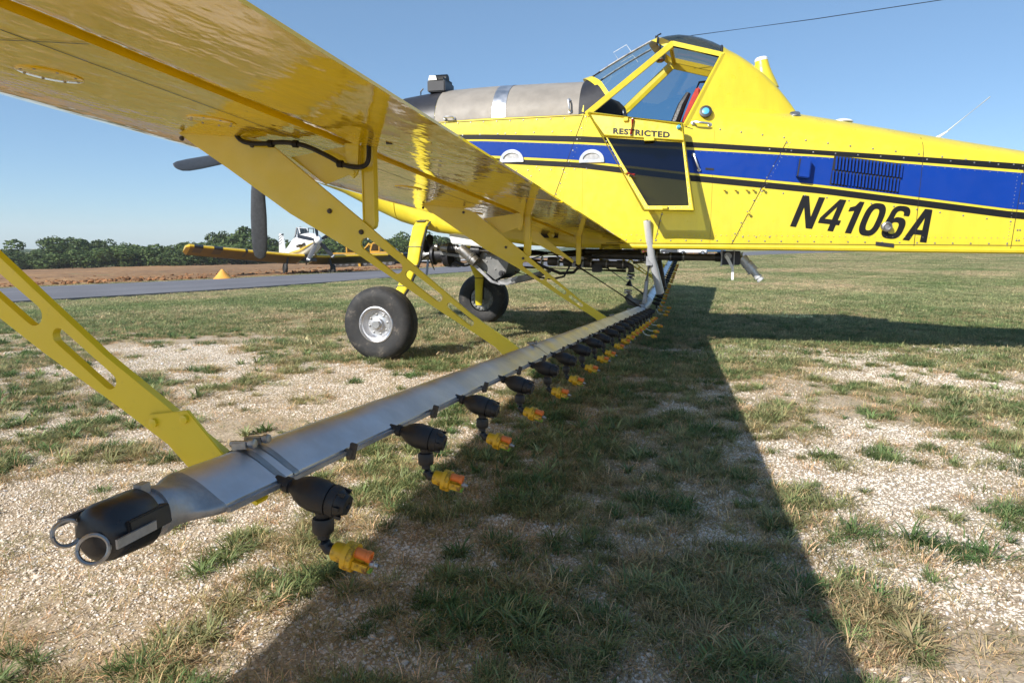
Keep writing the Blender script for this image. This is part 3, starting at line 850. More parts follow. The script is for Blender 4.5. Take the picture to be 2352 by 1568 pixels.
def sup(cx, cy, rx, ry, a0, a1, n=20, e=0.72):
    out = []
    for t in np.linspace(a0, a1, n):
        c, s_ = math.cos(t), math.sin(t); out.append((cx + rx * math.copysign(abs(c) ** e, c), cy + ry * math.copysign(abs(s_) ** e, s_)))
    return out
TW = 0.185
GL = {'N': ([(0, 0), (0, 1), (0.20, 1), (0.51, 0.36), (0.51, 1), (0.70, 1), (0.70, 0), (0.50, 0), (0.19, 0.64), (0.19, 0)], [], 0.80),
      '4': ([(0.38, 0), (0.38, 0.21), (0, 0.21), (0, 0.37), (0.36, 1), (0.56, 1), (0.56, 0.36), (0.66, 0.36), (0.66, 0.21), (0.56, 0.21), (0.56, 0)], [[(0.38, 0.36), (0.15, 0.36), (0.38, 0.77)]], 0.76),
      '1': ([(0.17, 0), (0.17, 0.70), (0.0, 0.66), (0.0, 0.79), (0.14, 0.85), (0.22, 1), (0.36, 1), (0.36, 0)], [], 0.50),
      '0': (sup(0.31, 0.5, 0.31, 0.515, 0, 2 * math.pi * 0.97, 32), [sup(0.31, 0.5, 0.125, 0.34, 0, 2 * math.pi * 0.95, 24)], 0.72),
      '6': (None, [], 0.72),
      'A': ([(0, 0), (0.25, 1), (0.47, 1), (0.72, 0), (0.52, 0), (0.475, 0.21), (0.245, 0.21), (0.20, 0)], [[(0.28, 0.36), (0.44, 0.36), (0.36, 0.74)]], 0.72)}
six = sup(0.31, 0.5, 0.215, 0.415, math.radians(18), math.radians(180), 12) + [(0.095, 0.42), (0.095, 0.34)] + sup(0.31, 0.31, 0.215, 0.225, math.radians(185), math.radians(360), 14) + sup(0.31, 0.36, 0.215, 0.19, math.radians(0), math.radians(165), 12)[1:]
GL['6'] = (stroke(six[:-2], TW), [], 0.72)
GL['6'] = (sup(0.31, 0.325, 0.31, 0.34, math.radians(-178), math.radians(90), 24) + [(0.25, 0.655), (0.20, 0.60)] + sup(0.32, 0.66, 0.125, 0.20, math.radians(180), math.radians(12), 9) + [(0.60, 0.72)] + sup(0.32, 0.68, 0.29, 0.335, math.radians(10), math.radians(180), 14) + [(0.0, 0.5), (0.0, 0.4)], [sup(0.31, 0.32, 0.125, 0.185, 0, 2 * math.pi * 0.95, 20)], 0.72)
HT, x = 0.284, 0.815
SC_ = 1.165 / sum(GL[c][2] for c in 'N4106A')
for c in 'N4106A':
    ol, hl, adv = GL[c]
    def put(p): 
        X = x + p[0] * SC_ + 0.34 * (p[1] * HT - 0.0); Z = 1.258 - 0.129 * (x + p[0] * SC_ - 0.822) - 0.02 * p[1] * 0 + p[1] * HT; return (X, Z)
    loops = [[Vector((*put(p), 0)) for p in l] for l in [ol] + hl]
    tris = tessellate_polygon(loops); flat = [p for l in loops for p in l]
    MB().add([(p.x, YC - surf_w(p.x, p.y) - 0.004, p.y) for p in flat], [tuple(t) for t in tris]).build('registration_letter', M['black'], plane, 0)
    x += adv * SC_
MB().plate([(1.560, 1.118), (1.712, 1.100), (1.712, 1.066), (1.560, 1.084)], [], YC - 0.5215, YC - 0.523).build('warning_placard', M['blackpanel'], plane)

# bare hopper cover with a bright band, front dark section and hatch handles
def arch(x, z_from, out, n=26):
    zb, zs, zt, w, rc = interp(FUS, x)
    pts = []
    for i in range(n + 1):
        a = math.pi * i / n
        yy, zz = -w * math.cos(a), zs + (zt - zs) * math.sin(a)
        s_ = 1 + out
        pts.append((x, YC + yy * s_, zz + out * 0.6 if zz > zs + 0.001 else zz))
    return [p for p in pts if p[2] >= z_from - 1e-6]
def cover_part(name, xa, xb, out, mat, n=12):
    return MB().grid([arch(x, 0, out) for x in stations(xa, xb, n)]).build(name, mat, plane, 50)
cover_part('hopper_cover', -2.72, -1.20, 0.006, M['hopper'], 16)
cover_part('cowl_top_panel', -3.19, -2.725, 0.005, M['blackpanel'])
cover_part('hopper_band', -2.095, -1.95, 0.012, M['alu'], 4)
MB().tube([(x, YC, interp(FUS, x)[2] + 0.012) for x in stations(-2.68, -1.5, 8)], 0.012, 6).build('hatch_hinge', M['steel'], plane)
def handle(p, q, out, r_, mat, name='grab_handle'):
    p, q, out = Vector(p), Vector(q), Vector(out)
    mb = MB().tube([p, p + out * 0.8 + (q - p) * 0.06, p + out + (q - p) * 0.2, q + out - (q - p) * 0.2, q + out * 0.8 - (q - p) * 0.06, q], r_, 8)
    for e in (p, q): mb.lathe(e - out.normalized() * 0.004, out, [(0, r_ * 2.0), (0.008, r_ * 2.0), (0.012, r_ * 1.2)], 10)
    return mb.build(name, mat, plane)
handle((-1.30, YC - 0.535, 2.50), (-1.285, YC - 0.555, 2.385), (0, -0.04, 0.012), 0.009, M['alu'])
handle((-2.60, YC - 0.555, 2.375), (-2.50, YC - 0.556, 2.372), (0, -0.04, 0.010), 0.009, M['alu'])
handle((-0.10, YC - 0.552, 2.228), (0.055, YC - 0.552, 2.206), (0, -0.05, 0.005), 0.010, M['alu'])
handle((-0.083, YC - 0.555, 1.938), (-0.028, YC - 0.555, 1.792), (0, -0.04, 0), 0.009, M['alu'])
# light/air unit on top of the cowl
lu = MB().box((-2.79, YC - 0.16, 2.765), (0.20, 0.30, 0.12)).build('top_lamp_housing', M['blackpanel'], plane, bevel=0.01)
MB().lathe((-2.86, YC - 0.16, 2.855), (1, 0, 0), [(0, 0.03), (0.0, 0.055), (0.15, 0.055), (0.15, 0.03)], 14).box((-2.785, YC - 0.16, 2.835), (0.15, 0.28, 0.04)).build('lamp_hood', M['black'], lu)
MB().plate([(-2.875, 2.822), (-2.775, 2.822), (-2.79, 2.868), (-2.86, 2.872)], [], YC - 0.318, YC - 0.311).build('lamp_number_plate', M['white'], lu)
MB().tube([(-3.05, YC - 0.1, 2.69), (-3.05, YC - 0.1, 2.76), (-3.02, YC - 0.1, 2.79)], 0.008, 6).build('pitot_mast', M['steel'], plane)

# recessed step holds in the stripe
for xa in (-1.88, -1.06):
    y = YC - 0.55
    zc = 1.925 if xa < -1.5 else 1.90
    outer = [(xa + 0.125 * math.cos(t), zc + (0.115 * math.sin(t) if math.sin(t) > 0 else 0)) for t in np.linspace(0, math.pi, 16)]
    outer = [(xa + 0.125, zc - 0.012)] + outer + [(xa - 0.125, zc - 0.012)]
    inner = [(xa + 0.088 * math.cos(t), zc + 0.018 + 0.062 * math.sin(t)) for t in np.linspace(0, math.pi, 14)]
    h_ = MB().plate(outer, [inner], y - 0.018, y - 0.001).build('step_frame', M['alu'], plane, bevel=0.003)
    MB().plate(inner, [], y - 0.0055, y - 0.004).build('step_pocket', M['alud'], h_)

# ---------------- cockpit
def P3(x, hw, z, s=-1): return Vector((x, YC + s * hw, z))
for s in (-1, 1):
    A_, B_, C_, D_ = P3(-1.117, 0.548, 2.354, s), P3(-0.325, 0.325, 3.020, s), P3(0.150, 0.320, 2.885, s), P3(-0.171, 0.548, 2.210, s)
    for nm, p, q, r_ in (('windscreen_post', A_, B_, 0.030), ('roof_rail', B_, C_, 0.026), ('rear_post', C_, D_, 0.024), ('door_sill', D_, A_, 0.018)):
        d = (q - p); Mx = d.to_track_quat('X', 'Z').to_matrix()
        MB().box((p + q) / 2, (d.length + 0.02, r_ * 1.1, r_ * 2.0), Mx).build(nm, M['yellow'], plane, bevel=0.006)
    # dark rubber seal inside the frame
    k_ = (A_ + B_ + C_ + D_) / 4
    mb = MB()
    L_ = [k_ + (p - k_) * 0.945 for p in (A_, B_, C_, D_)]
    for i in range(4): mb.tube([L_[i], L_[(i + 1) % 4]], 0.010, 6)
    mb.build('door_seal', M['rubber'], plane)
# far door still shut, with blue tinted pane
fa = [P3(-1.117, 0.548, 2.354, 1), P3(-0.325, 0.325, 3.020, 1), P3(0.150, 0.320, 2.885, 1), P3(-0.171, 0.548, 2.210, 1)]
kc = sum(fa, Vector()) / 4
ins = lambda f: [kc + (p - kc) * f for p in fa]
dfar = MB()
o1, i1 = ins(0.93), ins(0.80)
for i in range(4):
    j = (i + 1) % 4
    dfar.add([o1[i], o1[j], i1[j], i1[i]], [(0, 1, 2, 3)]); dfar.add([p + Vector((0, -0.03, 0)) for p in (o1[i], o1[j], i1[j], i1[i])], [(0, 1, 2, 3)])
    dfar.add([i1[i], i1[j], i1[j] + Vector((0, -0.03, 0)), i1[i] + Vector((0, -0.03, 0))], [(0, 1, 2, 3)])
df = dfar.build('far_door', M['yellow'], plane)
p4 = [p + Vector((0, -0.012, 0)) for p in ins(0.81)]
MB().add(p4, [(0, 1, 2, 3)]).build('far_door_pane', M['bluetint'], df, 0)
h_ = MB().tube([fa[0].lerp(fa[1], 0.34) + Vector((0.05, -0.05, -0.03)), fa[0].lerp(fa[1], 0.30) + Vector((0.06, -0.10, -0.03)), fa[0].lerp(fa[1], 0.18) + Vector((0.06, -0.11, -0.07))], 0.010, 8).build('door_handle', M['yellow'], df)
# inner cockpit floor tube frame and black dash dome
dash = []
for x, hw, zt in ((-1.14, 0.50, 2.68), (-1.0, 0.48, 2.62), (-0.86, 0.44, 2.56), (-0.80, 0.40, 2.50)):
    dash.append([(x, YC + hw * math.cos(a) * -1, 2.05 + (zt - 2.05) * math.sin(a)) for a in np.linspace(0, math.pi, 16)])
d_ = MB().loft(dash).build('instrument_panel', M['dark'], plane)
mb = MB()
for yy, zz in ((-0.2, 2.40), (-0.05, 2.42), (0.1, 2.41), (0.22, 2.36), (-0.12, 2.30), (0.05, 2.29)): mb.lathe((-0.805, YC + yy, zz), (1, 0, 0), [(0, 0.045), (0.015, 0.045), (0.016, 0.036), (0.008, 0.035)], 14)
split_build(mb, 'dial', M['steel'], d_)
seat = MB()
prof = [(-0.02, 2.05), (0.0, 2.30), (0.03, 2.52), (0.05, 2.60), (0.085, 2.60), (0.11, 2.50), (0.09, 2.30), (0.08, 2.05)]
seat.plate([(x - 0.27 + 0.25 * (z - 2.05), z + 0.03) for x, z in prof], [], YC - 0.22, YC + 0.22)
seat.box((-0.30, YC, 2.06), (0.42, 0.46, 0.10))
st_ = seat.build('pilot_seat', M['red'], plane, bevel=0.015)
MB().tube([(-0.30, YC - 0.19, 2.10), (-0.275, YC - 0.22, 2.30), (-0.22, YC - 0.20, 2.46), (-0.16, YC - 0.17, 2.58)], [0.035, 0.045, 0.04, 0.025], 8).build('seat_bolster', M['rubber'], st_)
MB().tube([(-0.10, YC - 0.10, 2.60), (-0.06, YC - 0.08, 2.70), (0.0, YC - 0.04, 2.71)], 0.012, 6).build('harness_strap', M['rubber'], st_)
MB().tube([(-0.42, YC - 0.05, 2.0), (-0.43, YC - 0.05, 2.25), (-0.46, YC - 0.05, 2.34)], [0.012, 0.012, 0.022], 8).build('control_stick', M['rubber'], plane)
# nose panel between hopper and windscreen, with yellow coaming
NB = 18
endarch = arch(-1.20, 0, 0.006, NB)
lowarch = []
for i in range(NB + 1):
    a = math.pi * i / NB
    hw = -math.cos(a)
    t = math.sin(a)
    x = -0.90 - 0.27 * t ** 1.5; z = 2.545 + 0.265 * t
    yy = 0.485 * (-math.cos(a))
    if i in (0, NB): x, z, yy = -1.117, 2.360, 0.548 * hw
    elif i in (1, NB - 1): x, z, yy = -1.00, 2.452, 0.515 * (-1 if i == 1 else 1)
    elif i in (2, NB - 2): x, z, yy = -0.90, 2.54, 0.490 * (-1 if i == 2 else 1)
    lowarch.append((x, YC + yy, z))
MB().grid([endarch, [tuple((Vector(a_) + Vector(c_)) / 2 + Vector((0, 0, 0.004))) for a_, c_ in zip(endarch, lowarch)], lowarch]).build('windscreen_side_panel', M['blackpanel'], plane, 50)
coam0 = [Vector(p) for p in lowarch[2:NB - 1]]
coam = [[tuple(p + (Vector((-0.075, 0, -0.02)) * k) + (p - Vector((-1.0, YC, 2.3))).normalized() * 0.007) for p in coam0] for k in (1.0, 0.5, 0.0)]
MB().grid(coam).build('windscreen_coaming', M['yellow'], plane, 50)
toparch = []
for i in range(len(coam0)):
    f = i / (len(coam0) - 1); a = math.pi * f
    toparch.append(Vector((-0.39 - 0.19 * math.sin(a), YC - 0.335 * math.cos(a), 2.985 + 0.135 * math.sin(a))))
def blend(t): return [tuple(coam0[i].lerp(toparch[i], t) + Vector((-0.006, 0, 0.008)) * math.sin(math.pi * t) * math.sin(math.pi * i / (len(coam0) - 1))) for i in range(len(coam0))]
MB().grid([blend(t) for t in np.linspace(0, 1, 8)]).build('windscreen', M['glass'], plane, 60)
for f in (0.30, 0.70):
    i = int(f * (len(coam0) - 1)); 
    MB().tube([blend(t)[i] for t in np.linspace(0, 1, 8)], 0.011, 6).build('windscreen_rib', M['steel'], plane)
MB().grid([[tuple(p + Vector((0.0, 0, 0.004))) for p in toparch], [tuple(p + Vector((0.075, 0, 0.032))) for p in toparch]]).build('brow_strip', M['yellow'], plane, 50)
roof = []
for x, zc, zr, hw in ((-0.47, 3.145, 3.02, 0.33), (-0.38, 3.160, 3.028, 0.333), (-0.275, 3.168, 3.02, 0.33), (-0.16, 3.152, 2.985, 0.33), (-0.055, 3.124, 2.953, 0.328), (0.05, 3.082, 2.92, 0.325), (0.14, 3.032, 2.892, 0.322)):
    roof.append([(x, YC - hw * math.cos(a), zr + (zc - zr) * math.sin(a)) for a in np.linspace(0, math.pi, 18)])
MB().grid(roof).build('roof_window', M['roofglass'], plane, 60)
split_build(MB().tube([roof[-1][i] for i in range(18)], 0.012, 6).tube([roof[0][i] for i in range(18)], 0.010, 6), 'roof_hoop', M['blackpanel'], plane)
MB().tube([P3(-0.33, 0.30, 2.99), P3(-0.36, 0.0, 3.10), P3(-0.33, 0.30, 2.99, 1)], 0.022, 8).build('roll_cage', M['yellow'], plane)
MB().lathe((-0.46, YC - 0.02, 2.93), (0, 0, 1), [(0, 0.03), (0.02, 0.055), (0.09, 0.055), (0.11, 0.02)], 12).build('cabin_lamp', M['steel'], plane)
MB().tube([(-0.49, YC, 3.15), (-0.49, YC, 3.20), (-0.455, YC, 3.215)], 0.008, 6).box((-0.50, YC, 3.185), (0.03, 0.02, 0.022)).build('roof_sensor', M['black'], plane)
for q in ((-0.93, -0.62), (-0.80, -0.55)):
    pass
wirec = MB()
for t0, ii in ((0.55, 6), (0.55, 10)):
    a_, c_ = Vector(blend(0.50)[ii]), Vector(blend(0.72)[ii]); n_ = Vector((-0.05, -0.01, 0.07))
    wirec.tube([a_, a_ + n_, c_ + n_, c_], 0.003, 6)
split_build(wirec, 'wire_deflector', M['white'], plane)

# headrest fairing that slopes down to the spine
SPX = [0.10, 0.143, 0.28, 0.419, 0.56, 0.696, 0.80, 0.90]; SPZ = [3.045, 3.026, 2.955, 2.862, 2.745, 2.605, 2.475, 2.335]
rows = []
nA = 22
for k in range(14):
    f = k / 13
    row = []
    for i in range(nA + 1):
        g = i / nA; up = 1 - abs(2 * g - 1)          # 0 at the sill, 1 at the crown
        sgn = -1 if g < 0.5 else 1
        # front edge follows the slanted door post
        if up < 0.62:
            q = up / 0.62
            fr = Vector((-0.171 + 0.325 * q, sgn * (0.552 - 0.225 * q), 2.205 + 0.685 * q))
        else:
            a = (up - 0.62) / 0.38 * math.pi / 2
            fr = Vector((0.154 - 0.016 * math.sin(a), sgn * 0.327 * math.cos(a), 2.89 + 0.152 * math.sin(a)))
        xe = 0.93
        x = fr.x + (xe - fr.x) * f
        zt = float(np.interp(max(x, 0.138), SPX, SPZ)); 
        zlow = 2.10
        # shrinking arch
        ws = interp(FUS, max(0.1, x))[3]
        kk = max(0.0, (zt - 2.30) / (3.03 - 2.30))
        hw = (fr.y if fr.y else 0) * (0.30 + 0.70 * (1 - f) ** 0.75)
        z = 2.205 - 0.10 * f + (fr.z - 2.205) * max(0.0, (zt - (2.205 - 0.1 * f))) / (3.042 - 2.205) if f > 0 else fr.z
        row.append((x, YC + hw, z))
    rows.append(row)
MB().grid(rows).build('headrest_fairing', M['yellow'], plane, 60)
MB().lathe((0.575, YC, 2.58), (-0.16, 0, 1), [(0.03, 0.135), (0.10, 0.115), (0.17, 0.092), (0.24, 0.073), (0.31, 0.062)], 20).build('gps_pedestal', M['yellow'], plane)
MB().lathe((0.526, YC, 2.884), (-0.16, 0, 1), [(0, 0.064), (0.02, 0.064), (0.035, 0.05), (0.04, 0.0)], 20).build('gps_antenna', M['white'], plane)
fc = MB().lathe((0.012, YC - 0.502, 2.340), (0, -1, 0.30), [(-0.02, 0.058), (0.004, 0.058), (0.006, 0.051)], 24).build('fuel_filler_ring', M['blackpanel'], plane)
MB().lathe((0.012, YC - 0.505, 2.3411), (0, -1, 0.30), [(-0.01, 0.033), (0.006, 0.033), (0.008, 0.028)], 20).build('fuel_filler_cap', M['cyan'], fc)
MB().lathe((0.83, YC - 0.30, 2.315), (0, -0.5, 1), [(0, 0.05), (0.012, 0.045), (0.016, 0.01)], 14).build('spine_light', M['steel'], plane)
MB().lathe((1.29, YC - 0.05, 2.262), (0, 0, 1), [(0, 0.10), (0.015, 0.09), (0.03, 0.04), (0.032, 0)], 16).build('dome_antenna', M['white'], plane)
an = MB().lathe((2.12, YC, 2.08), (0.5, 0, 0.35), [(0, 0.022), (0.05, 0.012), (0.12, 0.007)], 10).build('whip_antenna', M['white'], plane)
MB().tube([(2.20, YC, 2.135), (2.545, YC, 2.445)], [0.007, 0.005], 6).build('whip', M['white'], an)
MB().tube([(-0.30, YC, 3.165), (1.0, YC, 3.245), (2.21, YC, 3.34), (6.35, YC, 3.70)], 0.0035, 6).build('antenna_wire', M['black'], plane)

# louvred vent, scoop, lights and bolts on the side
lv = MB()
yv = YC - 0.545
for r0 in (0, 1):
    for i in range(20):
        f = i / 19
        x = 1.175 + 0.545 * f - 0.022 * r0; zt = (1.885 - 0.128 * r0) - 0.150 * (x - 1.167) * 1.0; 
        y = YC - surf_w(x, zt - 0.05)
        lv.plate([(x, zt), (x + 0.013, zt - 0.002), (x + 0.009, zt - 0.117), (x - 0.004, zt - 0.115)], [], y - 0.026, y - 0.006)
split_build(lv, 'louvre_slat', M['blue'], plane)
MB().add([(x_, YC - surf_w(x_, z_) - 0.0052, z_) for x_, z_ in ((1.16, 1.895), (1.74, 1.808), (1.715, 1.55), (1.135, 1.635))], [(0, 1, 2, 3)]).build('louvre_gap_shade', M['dark'], plane)  # dark sheet that paints in the shade between the slats
MB().plate([(0.852, 1.872), (0.962, 1.858), (0.950, 1.688), (0.838, 1.706)], [], YC - 0.62, YC - 0.54).build('air_scoop', M['blue'], plane, bevel=0.008)
MB().plate([(0.855, 1.866), (0.868, 1.864), (0.852, 1.71), (0.840, 1.712)], [], YC - 0.623, YC - 0.618).build('scoop_mouth', M['dark'], plane)
MB().lathe((1.635, YC - 0.515, 1.251), (0, -1, 0), [(0, 0.045), (0.05, 0.045), (0.06, 0.03), (0.05, 0.02)], 16).build('side_camera', M['steel'], plane)
MB().plate([(0.03, 1.812), (0.108, 1.804), (0.108, 1.785), (0.03, 1.793)], [], YC - 0.5565, YC - 0.555).build('slot_vent', M['dark'], plane)
for i, (x, z) in enumerate([(0.21, 1.60), (0.31, 1.60), (0.41, 1.60), (0.47, 1.60), (0.56, 1.60), (0.44, 1.38)]):
    MB().lathe((x, YC - 0.545, z), (0.1, -1, 0.1), [(0, 0.008), (0.035, 0.006), (0.036, 0.013), (0.045, 0.010)], 8).build('quick_fastener', M['yellow'], plane)
sc_ = MB()
def screws(pts, r_=0.0085):
    for x, z in pts:
        y = YC - surf_w(x, z) - 0.0005
        sc_.lathe((x, y, z), (0, -1, 0), [(0, r_), (0.004, r_ * 0.8), (0.005, 0.001)], 6, caps=False)
screws([(x, interp(FUS, x)[0] + 0.085) for x in np.arange(-0.85, 3.4, 0.145)])
screws([(x, float(np.interp(x, LX, SF)) - 0.03) for x in np.arange(0.55, 3.4, 0.19)])
screws([(x, interp(FUS, x)[1] + 0.02) for x in np.arange(0.15, 3.4, 0.19)])
screws([(x, float(np.interp(x, LX, SA)) - 0.02) for x in np.arange(0.6, 3.4, 0.19)])
screws([(0.747 - 0.421 * f, 2.02 - 0.83 * f) for f in np.linspace(0, 1, 9)])
screws([(-1.146 - 0.33 * f + 0.02, 2.33 - 0.85 * f) for f in np.linspace(0, 1, 9)])
screws([(x, 2.325) for x in np.arange(-2.6, -1.2, 0.14)])
screws([(-1.95 + 0.001, z) for z in (2.2,)]); screws([(x, 1.83) for x in np.arange(-1.95, -1.0, 0.12)])
screws([(x, 1.16 + 0.0 * x) for x in np.arange(0.4, 0.75, 0.12)]); screws([(-0.36 - 0.05 * f, 1.38 - 0.25 * f) for f in np.linspace(0, 1, 5)]); screws([(-1.62 - 0.4 * f, 1.86 - 0.62 * f) for f in np.linspace(0, 1, 8)]); screws([(x, 2.20) for x in np.arange(-2.6, -1.25, 0.19)]); screws([(2.70 + 0.02 * k, z) for k in (0, 1) for z in (1.62, 1.45, 1.22, 1.13)])
screws([(x, interp(FUS, x)[0] + 0.135) for x in np.arange(-0.85, 3.4, 0.05)], 0.004); screws([(x, float(np.interp(x, LX, SC)) - 0.012) for x in np.arange(-2.3, 3.4, 0.06)], 0.0035); screws([(0.747 - 0.421 * f + 0.03, 2.02 - 0.83 * f) for f in np.linspace(0, 1, 26)], 0.004); screws([(2.66 - 0.03 * f, 1.74 - 0.66 * f) for f in np.linspace(0, 1, 22)], 0.004); screws([(-1.10 - 0.40 * f, 2.33 - 1.05 * f) for f in np.linspace(0, 1, 26)], 0.004)
sc_.build('skin_screws', M['steel'], plane)['kind'] = 'stuff'
jn = MB()
def joint(a, c, w_=0.0022):
    (x0, z0), (x1, z1) = a, c
    dx, dz = x1 - x0, z1 - z0; l = math.hypot(dx, dz); nx, nz = -dz / l * w_, dx / l * w_
    rows = []
    for t in np.linspace(0, 1, 14):
        x, z = x0 + dx * t, z0 + dz * t
        rows.append([(x + nx, YC - surf_w(x, z) - 0.0042, z + nz), (x - nx, YC - surf_w(x, z) - 0.0042, z - nz)])
    jn.grid(rows)
joint((0.747, 2.039), (0.30, 1.09)); joint((-1.146, 2.354), (-1.55, 1.25)); joint((2.70, 1.75), (2.66, 1.06)); joint((-0.9, 1.10), (3.2, 1.085)); joint((-0.171, 2.20), (-0.10, 2.175)); joint((1.9, 2.05), (1.88, 1.08)); joint((-2.7, 2.335), (-1.16, 2.345)); joint((-0.361, 1.40), (-0.42, 1.12))
jn.build('panel_joints', M['dark'], plane)['kind'] = 'stuff'

# open door hanging down outside
def dpt(x, z, out=0.0):
    """door sheet leans out towards its lower edge"""
    f = (2.344 - z) / 0.94
    y = 6.955 - 0.22 * f
    k = y / 6.921
    return Vector((x * k, y - out, 1.0784 + (z - 1.0784) * k))
def dplate(outer, holes, t, out):
    loops = [[Vector((p[0], p[1], 0)) for p in outer]] + [[Vector((p[0], p[1], 0)) for p in h] for h in holes]
    tris = tessellate_polygon(loops); flat = [p for l in loops for p in l]; n = len(flat)
    vs_ = [dpt(p.x, p.y, out) for p in flat] + [dpt(p.x, p.y, out + t) for p in flat]
    fs = [tuple(q) for q in tris] + [tuple(i + n for i in q)[::-1] for q in tris]; s0 = 0
    for l in loops:
        for k in range(len(l)):
            a, c = s0 + k, s0 + (k + 1) % len(l); fs.append((a, c, c + n, a + n))
        s0 += len(l)
    return MB().add(vs_, fs)
DO = [(-1.079, 2.344), (-0.197, 2.203), (-0.175, 2.06), (-0.061, 1.406), (-0.526, 1.415), (-0.923, 2.135)]
HG = [(-0.895, 2.105), (-0.190, 2.036), (-0.108, 1.452), (-0.490, 1.455)]
door = dplate(DO, [HG], 0.028, 0.0).build('cockpit_door', M['yellow'], plane, bevel=0.004, label='open cockpit door hanging down with RESTRICTED on it')
dplate([(p[0] * 1.0, p[1]) for p in [(-0.90, 2.108), (-0.186, 2.040), (-0.104, 1.448), (-0.494, 1.451)]], [], 0.006, 0.010).build('door_pane', M['doorpane'], door, 0)
def drail(a, c, r_=0.012, out=0.034):
    return MB().tube([dpt(*a, out), dpt(*c, out)], r_, 6)
for a, c in ((DO[0], DO[1]), (DO[0], DO[4]), (DO[4], DO[3]), (DO[3], DO[1]), ((-0.925, 2.125), (-0.185, 2.052))):
    drail(a, c).build('door_rail', M['yellow'], door)
rv = MB()
def drow(a, c, n):
    for t in np.linspace(0.03, 0.97, n):
        p = dpt(a[0] + (c[0] - a[0]) * t, a[1] + (c[1] - a[1]) * t, 0.028); rv.lathe(p, (0, -1, 0), [(0, 0.006), (0.004, 0.005), (0.005, 0.001)], 6, caps=False)
ex = lambda p, k: (p[0], p[1])
drow((-0.915, 2.09), (-0.505, 1.45), 14); drow((-0.175, 2.03), (-0.092, 1.45), 12); drow((-0.49, 1.437), (-0.10, 1.437), 7); drow((-0.90, 2.117), (-0.19, 2.046), 9)
rv.build('door_screws', M['steel'], door)['kind'] = 'stuff'
MB().tube([dpt(-0.655, 2.262, 0.05), dpt(-0.668, 2.125, 0.05)], 0.014, 8).build('latch_lever', M['redp'], door)
MB().lathe(dpt(-0.655, 2.262, 0.03), (0, -1, 0), [(0, 0.012), (0.02, 0.012), (0.022, 0.008)], 10).build('latch_pivot', M['steel'], door)
MB().lathe(dpt(-0.668, 2.125, 0.03), (0, -1, 0), [(0, 0.013), (0.018, 0.013), (0.02, 0.008)], 10).build('latch_pivot', M['steel'], door)
MB().tube([dpt(-0.735, 1.765, 0.03), dpt(-0.70, 1.762, 0.055)], 0.008, 8).build('handle_stem', M['yellow'], door)
MB().tube([dpt(-0.69, 1.762, 0.06), dpt(-0.62, 1.745, 0.075)], 0.012, 8).build('handle_grip', M['redp'], door)
MB().lathe(dpt(-0.23, 2.175, 0.03), (0.2, -1, 0), [(0, 0.02), (0.02, 0.02), (0.022, 0.014), (0.05, 0.012)], 10).build('door_stop', M['cyan'], door)
MB().box(dpt(-0.495, 2.075, 0.05), (0.095, 0.03, 0.035)).build('door_catch', M['yellow'], door, bevel=0.004)
MB().box(dpt(-0.33, 1.437, 0.045), (0.05, 0.03, 0.03)).build('door_catch', M['yellow'], door, bevel=0.004)
MB().box(dpt(-0.72, 2.265, 0.045), (0.045, 0.025, 0.035)).build('door_catch', M['yellow'], door, bevel=0.004)
def restricted():
    o = letters('RESTRICTED', -0.840, -0.306, 2.138, 2.194, -0.108, lambda x, z: dpt(x, z, 0.0305).y, M['black'], 'restricted_lettering', 0.045, 0.0, 1.12)
    for v in o.data.vertices:
        w_ = v.co + ORG[plane]; q = dpt(w_.x, w_.z, 0.0305); v.co = q - ORG[plane]
    o.parent = door
    o.location = (0, 0, 0)
restricted()

# ---------------- wings with separate flaps/ailerons
DIH = 0.0567
AFL = [(-1.225, 1.126), (-1.45, 1.150), (-1.75, 1.175), (-2.0, 1.200), (-2.20, 1.230), (-2.34, 1.270), (-2.43, 1.320), (-2.47, 1.385), (-2.455, 1.445), (-2.38, 1.495), (-2.22, 1.527), (-1.95, 1.525), (-1.65, 1.475), (-1.40, 1.405), (-1.225, 1.345)]
FLP = [(-0.677, 1.062), (-0.85, 1.083), (-1.02, 1.103), (-1.165, 1.122), (-1.212, 1.150), (-1.205, 1.19), (-1.14, 1.245), (-0.95, 1.19), (-0.80, 1.125), (-0.677, 1.070)]
def catmull(P, n, closed=True):
    P = [Vector((p[0], p[1])) for p in P]; out = []
    m_ = len(P)
    for i in range(m_ if closed else m_ - 1):
        a, b2, c, d = P[(i - 1) % m_], P[i], P[(i + 1) % m_], P[(i + 2) % m_]
        if not closed: a = P[max(i - 1, 0)]; d = P[min(i + 2, m_ - 1)]
        for k in range(n):
            t = k / n; out.append(0.5 * ((2 * b2) + (c - a) * t + (2 * a - 5 * b2 + 4 * c - d) * t * t + (3 * b2 - a - 3 * c + d) * t ** 3))
    if not closed: out.append(P[-1])
    return [(p.x, p.y) for p in out]
def catm3(P, n=4):
    P = [Vector(p) for p in P]; out = []
    for i in range(len(P) - 1):
        a, b2, c, d = P[max(i - 1, 0)], P[i], P[i + 1], P[min(i + 2, len(P) - 1)]
        for k in range(n):
            t = k / n; out.append(0.5 * ((2 * b2) + (c - a) * t + (2 * a - 5 * b2 + 4 * c - d) * t * t + (3 * b2 - a - 3 * c + d) * t ** 3))
    return out + [P[-1]]
af = catmull(AFL, 4, closed=False)
fl = catmull(FLP[:1] + FLP[1:], 3, closed=False)
def wpt(x, z, y): return (x, y, z + DIH * abs(YC - y))
SPAN = 8.9
